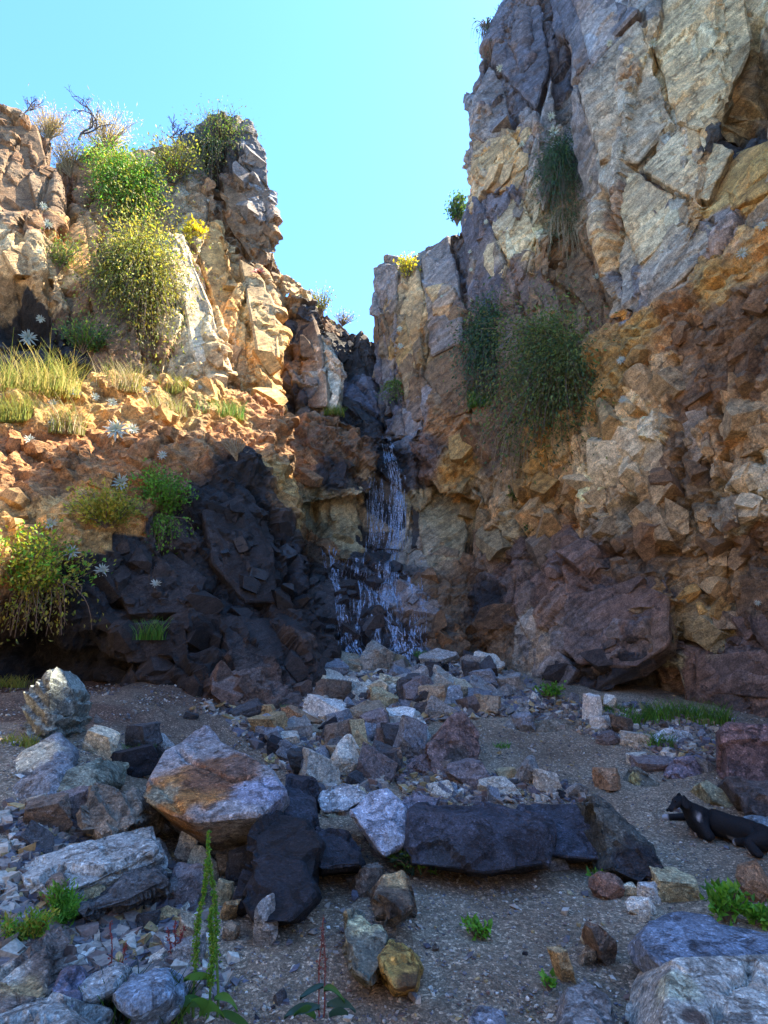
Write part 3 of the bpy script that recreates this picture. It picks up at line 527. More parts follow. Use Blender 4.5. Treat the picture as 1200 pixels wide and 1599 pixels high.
# ------------------------------------------------------------------ stones
def to_np(bm):
    bm.verts.ensure_lookup_table(); bm.verts.index_update()
    return np.array([v.co for v in bm.verts]), [[v.index for v in f.verts] for f in bm.faces]
def refine_hull(pts, size, lvl, seed, amp=0.05, layers=None, cracks=(), org=None):
    """convex blank -> bevelled, split finely, chipped and roughened"""
    bm = bmesh.new(); hull_into(bm, pts)
    bmesh.ops.dissolve_limit(bm, angle_limit=0.12, verts=bm.verts, edges=bm.edges)
    bmesh.ops.bevel(bm, geom=bm.edges[:]+bm.verts[:], offset=size*0.013, segments=1, affect='EDGES', clamp_overlap=True)
    bmesh.ops.triangulate(bm, faces=bm.faces)
    tl = size*(0.16, 0.085, 0.052, 0.032, 0.018)[lvl]
    for _ in range(6):
        ed = [e for e in bm.edges if e.calc_length() > tl]
        if not ed: break
        bmesh.ops.subdivide_edges(bm, edges=ed, cuts=1, use_grid_fill=False); bmesh.ops.triangulate(bm, faces=bm.faces)
    bmesh.ops.recalc_face_normals(bm, faces=bm.faces)
    bm.normal_update(); bm.verts.ensure_lookup_table()
    V = np.array([v.co for v in bm.verts]); N = np.array([v.normal for v in bm.verts])
    q = V/size + seed*3.17
    a, e, cid = cells(q + .12*np.stack([fbm(q, 2, 2, s) for s in (1, 2, 3)], 1), (2.6, 2.6, 3.4), 7, None, 0.8)
    d = amp*size*(0.55*a + 0.8*fbm(q, 3.0, 4, 3, 0.6))
    if layers is not None:
        ax, fr = layers; u = (V @ np.array(ax))/size*fr + 0.5*fbm(q, 2.0, 2, 8)
        d += amp*size*1.2*(np.modf(np.abs(u))[0]-.5)*(np.abs(N @ np.array(ax)) < 0.75)
    V2 = V + N*d[:, None]
    if cracks:     # put the traced crack onto the stone's own surface
        bv_ = BVHTree.FromBMesh(bm); co_ = CAM-org
        cracks = [[(bv_.ray_cast(co_, (Vector(p_)-co_).normalized())[0] or Vector(p_)) for p_ in cp] for cp in cracks]
    for cpts in cracks:
        for p0, p1 in zip(cpts[:-1], cpts[1:]):
            a_ = np.array(p0); ab = np.array(p1)-a_; tt = np.clip(((V-a_) @ ab)/(ab @ ab), 0, 1); q_ = a_+tt[:, None]*ab; dd = np.linalg.norm(V-q_+0.012*np.stack([fbm(V, 9, 2, 3), fbm(V, 9, 2, 4), fbm(V, 9, 2, 5)], 1)*2, axis=1); V2 -= N*(0.05*np.exp(-(dd/.017)**2))[:, None]
    for v, c_ in zip(bm.verts, V2): v.co = c_
    return bm, V2, N, cid
def boulder(label, pts, back, colour, extra=None, lvl=2, amp=0.055, layers=None, patches=(), name='boulder', wet=0.0, group=None, planar=False, touch=True, cracks=()):
    kc = 0.5; near_ = max(p[2] for p in pts) < 4.75
    if near_: touch = False
    if touch:      # its distance comes from the ground its lowest corner stands on
        lowp = max(pts, key=lambda p: p[1]); kf = min(1.45, max(.7, G(lowp[0], lowp[1]).y/lowp[2])); y0 = lowp[2]; dep_ = lambda Y_: y0*kf+(Y_-y0)*kc; pts = [(p[0], p[1], dep_(p[2])) for p in pts]; patches = [(p[0], p[1], dep_(p[2]), p[3], p[4]) for p in patches]; cracks = [[(q[0], q[1], dep_(q[2])) for q in cp] for cp in cracks]
    P = [W(*p) for p in pts]; bk = Vector(back)
    if planar:
        A_ = np.array(P); c_ = A_.mean(0); nrm = Vector(np.linalg.svd(A_-c_)[2][2]); c_ = Vector(c_)
        P = [CAM+ray(p[0], p[1])*((c_-CAM).dot(nrm)/ray(p[0], p[1]).dot(nrm)) for p in pts]
    c_ = sum(P, Vector())/len(P); bk.z = min(bk.z, -bk.y*(CAM.z-c_.z)/c_.y-.03)     # what lies behind the traced corners stays behind them
    P2 = P+[p+bk for p in P]
    for q in (extra or []): P2.append(W(*q))
    if near_:      # down to the ground along the sight line of its lowest corners: the outline stays, the stone stands
        for p in sorted(pts, key=lambda p: -p[1])[:4]:
            g_ = G(p[0], p[1])
            if 0 < g_.y-p[2] < .7: P2.append(g_-Vector((0, 0, .03)))
    c0 = sum(P2, Vector())/len(P2); base = Vector((c0.x, c0.y, min(p.z for p in P2)))
    size = max((p-c0).length for p in P2)*1.6
    bm, V, N, cid = refine_hull([p-base for p in P2], size, lvl, sum(ord(ch) for ch in label) % 97, amp, layers, [[W(q[0], q[1], q[2])-base for q in cp] for cp in cracks], base)
    me = bpy.data.meshes.new(name); bm.to_mesh(me); bm.free()
    col = np.tile(np.array(colour), (len(V), 1))*(0.8+0.4*cid)[:, None]
    for (px, py, Yd, r, c2) in patches:
        d = np.linalg.norm(V-np.array(W(px, py, Yd)-base), axis=1) + 0.35*r*fbm(V, 4/r, 3, 33)
        w = 1-sstep(0.6*r, 1.1*r, d); col = col*(1-w[:, None])+w[:, None]*np.array(c2)
    set_col(me, np.concatenate([np.clip(col, .01, .8), np.full((len(V), 1), wet)], 1))
    o = link(name, me, mat=M_STONE_V); o.location = base-Vector((0, 0, .02))
    return tag(o, label, 'rock', group)

RK = random.Random(5)
def stone_proto(kind, seed):
    """a blank split along random planes, as rock breaks; returns its corner points, unit sized"""
    r = random.Random(seed); sx, sy, sz = {'block': (1, .8, .75), 'slab': (1, .75, .3), 'wedge': (1, .8, .65), 'round': (1, .9, .8), 'shard': (1, .5, .42)}[kind]
    bm = bmesh.new(); bmesh.ops.create_cube(bm, size=2.0)
    sh = Matrix.Shear('XY', 3, (r.uniform(-.35, .35), r.uniform(-.3, .3))); bmesh.ops.transform(bm, matrix=sh.to_4x4(), verts=bm.verts)
    cuts = {'block': 6, 'slab': 6, 'wedge': 7, 'round': 22, 'shard': 8}[kind]
    for i_ in range(cuts):
        n = Vector((r.gauss(0, 1), r.gauss(0, 1), r.gauss(0, .8))).normalized()
        if kind == 'wedge' and i_ == 0: n = Vector((.55, r.uniform(-.2, .2), .8)).normalized()
        if kind == 'slab': n = Vector((n.x, n.y, n.z*.35)).normalized()
        d = r.uniform(.62, 1.0) if kind != 'round' else r.uniform(.85, 1.0)
        if kind == 'wedge' and i_ == 0: d = .25
        g = bmesh.ops.bisect_plane(bm, geom=bm.verts[:]+bm.edges[:]+bm.faces[:], plane_co=n*d, plane_no=n, clear_outer=True)
        ed = [e for e in g['geom_cut'] if isinstance(e, bmesh.types.BMEdge)]
        if ed: bmesh.ops.edgeloop_fill(bm, edges=ed)
    pts = [Vector((v.co.x*sx, v.co.y*sy, v.co.z*sz)) for v in bm.verts]; bm.free()
    xs = [[p[a] for p in pts] for a in range(3)]
    return [Vector([(p[a]-(max(xs[a])+min(xs[a]))/2)/(max(xs[a])-min(xs[a])) for a in range(3)]) for p in pts]
PROTO = {}; PROTO_S = {}
for kd in ('block', 'slab', 'wedge', 'round', 'shard'):
    PROTO[kd] = []; PROTO_S[kd] = []
    for s in range(8):
        pts = stone_proto(kd, s*13+len(kd))
        bm, V, N, cid = refine_hull(pts, 1.0, 1, s+3, 0.035)
        me = bpy.data.meshes.new('stone'); bm.to_mesh(me); bm.free(); me.materials.append(M_STONE); PROTO[kd].append(me)
        bm = bmesh.new(); hull_into(bm, pts)
        bmesh.ops.bevel(bm, geom=bm.edges[:]+bm.verts[:], offset=0.018, segments=1, affect='EDGES', clamp_overlap=True)
        me = bpy.data.meshes.new('stone'); bm.to_mesh(me); bm.free(); me.materials.append(M_STONE); PROTO_S[kd].append(me)
COLN = {'pale': (0.58, 0.54, 0.45), 'cream': (0.58, 0.52, 0.37), 'yellow': (0.42, 0.36, 0.21), 'ochre': (0.37, 0.26, 0.13), 'orange': (0.31, 0.19, 0.11), 'grey': (0.29, 0.28, 0.26), 'dark grey': (0.075, 0.072, 0.075),
        'black': (0.022, 0.022, 0.028), 'mauve': (0.20, 0.17, 0.17), 'brown': (0.18, 0.14, 0.11), 'blue grey': (0.21, 0.23, 0.26), 'white': (0.72, 0.70, 0.64), 'red brown': (0.24, 0.14, 0.10), 'tan': (0.36, 0.28, 0.19)}
def stone_at(px, py, w, h, colour, kind, label, fine=True, group=None, yaw=None, tilt=0.25, name='stone', lift=0.0):
    g = G(px, py); s = g.y/F_PX*(1.0/math.cos(0.0))
    me = RK.choice((PROTO if fine else PROTO_S)[kind])
    o = bpy.data.objects.new(name, me); COL.objects.link(o)
    ww, hh = w*s*1.05, h*s*1.12; dd = min(ww, max(hh, ww*0.6))*RK.uniform(.8, 1.15)
    o.scale = (ww, dd, hh); o.location = (g.x, g.y+dd*0.42, gz(g.x, g.y+dd*0.42)+hh*0.36+lift)
    o.rotation_euler = (RK.uniform(-tilt, tilt), RK.uniform(-tilt, tilt), RK.uniform(-.45, .45) if yaw is None else yaw)
    c = COLN[colour]; v = RK.uniform(.8, 1.2); o.color = (min(1, c[0]*v), min(1, c[1]*v), min(1, c[2]*v), 1)
    return tag(o, label, 'rock', group)
RUST = (0.36, 0.17, 0.05)
boulder('grey green leaning slab standing at far left before dark overhang', [(36, 1085, 5.3), (62, 1052, 5.4), (86, 1040, 5.5), (118, 1072, 5.5), (116, 1112, 5.4), (98, 1130, 5.3), (72, 1160, 5.1), (36, 1160, 5.1), (80, 1062, 5.15), (74, 1130, 4.95)], (-.1, .5, -.1), (0.25, 0.27, 0.23), layers=((.5, .2, .85), 7))
boulder('large bluish block with pale sloping top at left edge', [(-40, 1225, 4.2), (92, 1141, 4.7), (123, 1166, 4.5), (116, 1192, 4.25), (84, 1210, 4.0), (-40, 1290, 3.9), (80, 1262, 4.0), (104, 1215, 4.3)], (-.2, .4, -.1), (0.21, 0.23, 0.25), patches=[(50, 1170, 4.4, .22, COLN['cream'])])
boulder('mossy grey stone wedged right of the bluish left block', [(92, 1242, 4.0), (104, 1200, 4.1), (160, 1176, 4.4), (176, 1195, 4.35), (168, 1216, 4.2), (122, 1246, 4.0), (98, 1252, 3.95)], (0, .35, -.1), (0.22, 0.23, 0.17))
boulder('layered brown grey stone with ridged face below mossy stone', [(132, 1250, 3.75), (150, 1217, 3.9), (200, 1224, 3.9), (222, 1258, 3.8), (208, 1284, 3.7), (160, 1300, 3.6), (134, 1282, 3.65)], (0, .35, -.08), (0.20, 0.17, 0.13), layers=((.6, .1, .8), 9))
boulder('broad pale grey slab with split edge lying at left', [(28, 1352, 3.25), (150, 1306, 3.5), (238, 1284, 3.7), (246, 1318, 3.45), (200, 1350, 3.3), (84, 1396, 3.02), (70, 1388, 3.05)], (0.02, .12, -.13), (0.40, 0.41, 0.38), layers=((.1, -.3, .9), 8), amp=.03)
boulder('dark thick undercut stone beneath broad pale slab', [(110, 1405, 3.1), (230, 1345, 3.35), (258, 1372, 3.25), (200, 1398, 3.1), (130, 1418, 3.0)], (0.02, .3, -.05), (0.10, 0.10, 0.10), layers=((.1, -.3, .9), 8), touch=False)
boulder('small pale slab at left edge above green tufts', [(-30, 1345, 3.3), (30, 1338, 3.4), (42, 1350, 3.3), (20, 1378, 3.1), (-30, 1392, 3.0)], (0, .2, -.08), (0.38, 0.39, 0.36))
boulder('rough grey rock cut by the bottom left corner', [(-60, 1590, 2.15), (30, 1552, 2.3), (85, 1545, 2.35), (115, 1568, 2.25), (112, 1600, 2.1), (160, 1640, 2.0), (-60, 1680, 1.9)], (0, .25, -.12), (0.34, 0.36, 0.34), layers=((.2, .3, .9), 6))
boulder('tilted dark strata stone with ochre side at lower left', [(-40, 1530, 2.4), (50, 1482, 2.6), (92, 1455, 2.75), (88, 1478, 2.65), (70, 1545, 2.4), (-40, 1600, 2.2)], (-.05, .22, -.1), (0.16, 0.13, 0.11), layers=((.55, -.2, .75), 6), patches=[(30, 1540, 2.42, .1, COLN['ochre']), (10, 1500, 2.5, .09, COLN['pale'])])
boulder('blue grey flat stone among the weeds at bottom left', [(180, 1548, 2.35), (205, 1508, 2.5), (262, 1510, 2.5), (258, 1545, 2.35), (215, 1570, 2.28)], (0, .15, -.1), (0.20, 0.26, 0.32))
boulder('dark violet stone left of flat blue grey stone', [(84, 1545, 2.4), (100, 1505, 2.55), (122, 1498, 2.55), (128, 1540, 2.4), (110, 1570, 2.3)], (0, .16, -.1), (0.14, 0.14, 0.19))
boulder('pale dusty half buried stone near bottom left weeds', [(120, 1530, 2.5), (180, 1492, 2.65), (200, 1505, 2.6), (176, 1535, 2.42), (140, 1550, 2.38)], (0, .15, -.12), (0.30, 0.33, 0.33))
boulder('big boulder with flat rust stained tilted top', [(216, 1236, 4.0), (236, 1206, 4.15), (256, 1168, 4.4), (284, 1154, 4.5), (330, 1142, 4.6), (390, 1172, 4.35), (428, 1195, 4.15), (446, 1228, 3.95), (402, 1266, 3.62), (344, 1258, 3.62), (298, 1276, 3.5), (262, 1262, 3.6)], (.06, .55, -.40), (0.30, 0.29, 0.29), lvl=4, amp=.012, cracks=[[(280, 1168, 4.35), (300, 1190, 4.2), (330, 1200, 4.1), (365, 1215, 4.0), (400, 1205, 4.05)], [(236, 1212, 4.1), (262, 1232, 3.9), (285, 1265, 3.6)]], planar=True, touch=False,
        patches=[(280, 1225, 3.85, .36, RUST), (345, 1200, 4.1, .30, (0.22, 0.11, 0.06)), (250, 1245, 3.85, .14, (0.26, 0.23, 0.15)), (410, 1235, 3.85, .2, (0.28, 0.30, 0.38)), (380, 1200, 4.2, .16, (0.19, 0.12, 0.09)), (420, 1380, 3.35, .32, (0.03, 0.03, 0.035))])  # last patch paints the black shade under the boulder's front
boulder('grey stone leaning behind rust stained boulder', [(280, 1160, 4.9), (318, 1130, 5.1), (345, 1160, 4.9), (330, 1185, 4.7)], (0, .3, -.2), (0.24, 0.23, 0.24), touch=False)
boulder('dark blue grey stone right of rust stained boulder', [(440, 1230, 4.1), (452, 1203, 4.3), (482, 1206, 4.3), (497, 1240, 4.1), (490, 1290, 3.9), (446, 1296, 3.8)], (0, .3, -.1), (0.045, 0.048, 0.062))
boulder('black stone tucked under rust stained boulder', [(396, 1296, 3.55), (430, 1262, 3.75), (476, 1268, 3.7), (502, 1310, 3.5), (486, 1380, 3.25), (400, 1400, 3.2)], (0, .3, -.05), (0.018, 0.018, 0.022))  # black body stands in for the shade below the boulder
boulder('low black stone with blue sheen before the rubble', [(480, 1318, 3.6), (496, 1284, 3.8), (540, 1296, 3.75), (570, 1322, 3.6), (566, 1345, 3.5), (500, 1352, 3.4)], (0, .2, -.1), (0.035, 0.038, 0.05))
boulder('black stone on gravel below rust stained boulder', [(378, 1392, 3.15), (400, 1340, 3.4), (470, 1345, 3.35), (490, 1390, 3.2), (455, 1432, 3.0), (400, 1436, 3.0)], (0, .3, -.05), (0.018, 0.018, 0.023))  # near-black body in place of the deep shadow here
boulder('long black beam of rock with blue grey top lying across', [(636, 1262, 3.95), (652, 1246, 4.15), (760, 1250, 4.15), (862, 1272, 4.05), (866, 1290, 3.95), (858, 1345, 3.75), (760, 1358, 3.62), (640, 1345, 3.65), (738, 1268, 3.9), (840, 1290, 3.85)], (0, .22, -.1), (0.05, 0.053, 0.07), lvl=3, amp=.028, patches=[(740, 1330, 3.7, .16, (0.035, 0.035, 0.045)), (820, 1320, 3.78, .14, (0.03, 0.03, 0.04)), (690, 1330, 3.68, .13, (0.04, 0.045, 0.055))])  # patches darken the beam's front as shade
boulder('dark blue block at right end of long black beam', [(790, 1262, 4.3), (830, 1244, 4.4), (932, 1254, 4.35), (946, 1285, 4.2), (944, 1338, 3.95), (860, 1330, 4.0), (800, 1300, 4.2)], (0, .25, -.1), (0.06, 0.066, 0.088), amp=.035)
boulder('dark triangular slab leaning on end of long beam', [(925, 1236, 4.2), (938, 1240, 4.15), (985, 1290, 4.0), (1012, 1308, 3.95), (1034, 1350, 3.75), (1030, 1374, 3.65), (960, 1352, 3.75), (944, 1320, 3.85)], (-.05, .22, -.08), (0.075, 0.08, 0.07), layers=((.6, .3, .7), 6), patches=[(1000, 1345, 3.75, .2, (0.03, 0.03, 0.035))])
boulder('pitted brown mauve boulder standing in the rubble', [(646, 1196, 5.1), (668, 1162, 5.3), (705, 1118, 5.5), (722, 1108, 5.5), (740, 1128, 5.45), (752, 1165, 5.3), (736, 1205, 5.05), (690, 1214, 5.0)], (0, .4, -.15), (0.20, 0.145, 0.135), amp=.06, patches=[(715, 1180, 5.12, .15, (0.11, 0.105, 0.10))])
boulder('flat mauve slab in front of pitted brown boulder', [(594, 1202, 4.8), (640, 1184, 5.0), (700, 1180, 5.0), (712, 1194, 4.9), (700, 1214, 4.75), (640, 1216, 4.7)], (0, .25, -.1), (0.21, 0.16, 0.16))
boulder('white topped stone with dark hollow beside pitted boulder', [(628, 1128, 5.4), (640, 1118, 5.5), (660, 1116, 5.5), (674, 1146, 5.35), (664, 1166, 5.25), (630, 1160, 5.25)], (0, .3, -.1), (0.55, 0.58, 0.55), patches=[(650, 1165, 5.25, .13, (0.06, 0.06, 0.07))])  # dark patch paints the shade of a hollow that is not cut
boulder('pale blue white angular boulder left of long beam', [(548, 1262, 4.1), (576, 1236, 4.25), (606, 1230, 4.3), (634, 1262, 4.15), (636, 1310, 3.9), (600, 1330, 3.75), (580, 1300, 3.9)], (0, .3, -.1), (0.40, 0.42, 0.48), amp=.035)
boulder('low lavender stone between pale boulder and long beam', [(622, 1246, 4.4), (650, 1232, 4.5), (690, 1240, 4.5), (676, 1262, 4.35), (632, 1266, 4.3)], (0, .25, -.1), (0.24, 0.21, 0.24))
boulder('pale crumbly stone left of blue white boulder', [(498, 1244, 4.3), (520, 1216, 4.5), (560, 1222, 4.5), (572, 1240, 4.35), (540, 1262, 4.2), (505, 1262, 4.2)], (0, .3, -.1), (0.46, 0.47, 0.47), amp=.07)
boulder('tan stone with dark base beside small red weeds', [(586, 1376, 3.2), (600, 1354, 3.3), (630, 1350, 3.35), (640, 1366, 3.25), (644, 1410, 3.05), (606, 1428, 2.98), (588, 1402, 3.1)], (-.02, .2, -.06), (0.17, 0.13, 0.09), patches=[(620, 1358, 3.28, .1, (0.45, 0.31, 0.15)), (612, 1410, 3.0, .09, (0.07, 0.06, 0.05))])  # lighter top and darker base put overhead light into the colour
boulder('large cream topped block with dark sides on the gravel', [(536, 1440, 2.85), (540, 1416, 2.98), (566, 1414, 3.0), (606, 1450, 2.82), (602, 1490, 2.68), (580, 1522, 2.58), (548, 1504, 2.62), (572, 1458, 2.78)], (0, .2, -.06), (0.17, 0.17, 0.13), patches=[(570, 1436, 2.9, .11, (0.50, 0.47, 0.27))])  # cream top over dark sides paints light from above
boulder('bright ochre stone leaning against cream topped block', [(592, 1484, 2.66), (610, 1456, 2.78), (628, 1458, 2.78), (658, 1500, 2.62), (650, 1530, 2.52), (616, 1536, 2.5), (598, 1510, 2.58)], (0, .15, -.06), (0.42, 0.26, 0.07), patches=[(640, 1525, 2.54, .07, (0.15, 0.08, 0.03))])
boulder('pale lichen spotted boulder with crack at bottom right corner', [(1038, 1510, 2.35), (1052, 1484, 2.45), (1120, 1480, 2.5), (1260, 1476, 2.52), (1300, 1600, 2.15), (1260, 1700, 1.9), (1036, 1700, 1.9), (1036, 1590, 2.1)], (0, .35, -.1), (0.50, 0.49, 0.43), lvl=4, amp=.012, cracks=[[(1168, 1488, 2.46), (1150, 1520, 2.36), (1130, 1535, 2.3), (1120, 1560, 2.22), (1100, 1600, 2.1)], [(1150, 1522, 2.36), (1190, 1535, 2.3)]], patches=[(1085, 1590, 2.15, .06, (0.14, 0.10, 0.08)), (1050, 1530, 2.32, .1, (0.5, 0.5, 0.36))])
boulder('flat slate blue slab behind pale corner boulder', [(996, 1452, 2.75), (1030, 1420, 2.95), (1062, 1412, 3.0), (1120, 1425, 2.95), (1230, 1450, 2.8), (1230, 1500, 2.5), (1050, 1510, 2.48), (1010, 1480, 2.6)], (0, .15, -.12), (0.19, 0.23, 0.29), amp=.025)
boulder('grey brown slab sunk in gravel at bottom edge', [(876, 1592, 2.28), (886, 1534, 2.5), (915, 1524, 2.55), (946, 1545, 2.45), (960, 1590, 2.28), (950, 1650, 2.1), (880, 1650, 2.1)], (0, .12, -.1), (0.24, 0.23, 0.22), amp=.025)
boulder('smooth blue grey stone at bottom edge left of slab', [(734, 1575, 2.35), (745, 1558, 2.42), (780, 1565, 2.4), (795, 1605, 2.25), (740, 1620, 2.2)], (0, .12, -.08), (0.25, 0.26, 0.29), amp=.03)
boulder('maroon block with flat shaded face at right edge', [(1128, 1140, 5.6), (1140, 1122, 5.7), (1260, 1130, 5.4), (1280, 1240, 5.0), (1200, 1236, 5.1), (1136, 1210, 5.3)], (.2, .5, -.1), (0.20, 0.125, 0.115), amp=.03)
boulder('dark crumbled rock supporting the maroon block', [(1136, 1215, 5.5), (1290, 1230, 5.2), (1290, 1300, 4.7), (1180, 1272, 4.9)], (.2, .5, -.1), (0.09, 0.075, 0.07), amp=.07)
boulder('white faced flat stone in grass near right wall', [(1018, 1150, 6.1), (1040, 1136, 6.2), (1080, 1142, 6.2), (1086, 1162, 6.0), (1030, 1166, 5.95)], (0, .3, -.1), (0.55, 0.57, 0.56))
boulder('mauve angular stone below white faced flat stone', [(1042, 1206, 5.2), (1060, 1182, 5.35), (1080, 1176, 5.4), (1100, 1198, 5.3), (1096, 1216, 5.15), (1060, 1218, 5.1)], (0, .3, -.1), (0.23, 0.19, 0.22))
boulder('yellow grey splinter slab behind the dog', [(1092, 1218, 5.0), (1104, 1214, 5.05), (1160, 1250, 4.7), (1146, 1262, 4.6), (1112, 1246, 4.75)], (0, .2, -.12), (0.33, 0.31, 0.19), amp=.03)
boulder('blue grey flat stone behind the dog hindquarters', [(1150, 1282, 4.55), (1170, 1266, 4.65), (1230, 1270, 4.6), (1230, 1320, 4.3), (1190, 1300, 4.4)], (0, .2, -.12), (0.24, 0.29, 0.32), amp=.03)
boulder('dark triangular stone with yellow side on bare gravel', [(984, 1212, 5.1), (990, 1194, 5.2), (1004, 1200, 5.2), (1030, 1222, 5.05), (1020, 1230, 4.98), (992, 1230, 4.98)], (0, .2, -.06), (0.15, 0.15, 0.12), patches=[(990, 1212, 5.1, .07, (0.4, .33, .14))])
boulder('large pale angular stone high on the scree', [(516, 1080, 7.6), (540, 1060, 7.8), (575, 1060, 7.9), (594, 1082, 7.7), (584, 1096, 7.5), (540, 1094, 7.5)], (0, .5, -.15), (0.52, 0.52, 0.44), lvl=1)
boulder('cream block beside pale angular stone on the scree', [(590, 1072, 7.9), (594, 1050, 8.1), (632, 1056, 8.1), (634, 1082, 7.9), (600, 1084, 7.8)], (0, .5, -.15), (0.56, 0.52, 0.36), lvl=1)
boulder('pale blue crumbly block on right of the scree', [(660, 1096, 7.0), (680, 1070, 7.3), (718, 1072, 7.3), (728, 1098, 7.0), (700, 1112, 6.8), (664, 1110, 6.8)], (0, .5, -.15), (0.42, 0.44, 0.46), lvl=1)
boulder('grey triangular stone pointing up at scree edge', [(778, 1136, 6.3), (800, 1116, 6.4), (826, 1092, 6.6), (832, 1130, 6.3), (828, 1142, 6.15)], (0, .4, -.1), (0.26, 0.26, 0.24), lvl=1)
boulder('long flat brown stone at scree edge', [(830, 1126, 6.5), (880, 1116, 6.6), (906, 1124, 6.5), (904, 1142, 6.3), (836, 1140, 6.3)], (0, .3, -.1), (0.22, 0.18, 0.13), lvl=1)
boulder('pale cream flat stone on rubble above rust stained boulder', [(414, 1182, 4.9), (440, 1166, 5.1), (476, 1168, 5.1), (484, 1182, 4.95), (440, 1196, 4.8)], (0, .3, -.08), (0.54, 0.48, 0.24), lvl=1)
boulder('dark slab tilted over a black gap in the rubble', [(508, 1166, 5.0), (520, 1146, 5.2), (556, 1150, 5.2), (580, 1180, 5.0), (560, 1200, 4.8), (500, 1196, 4.8)], (0, .3, -.1), (0.11, 0.11, 0.11), lvl=1)
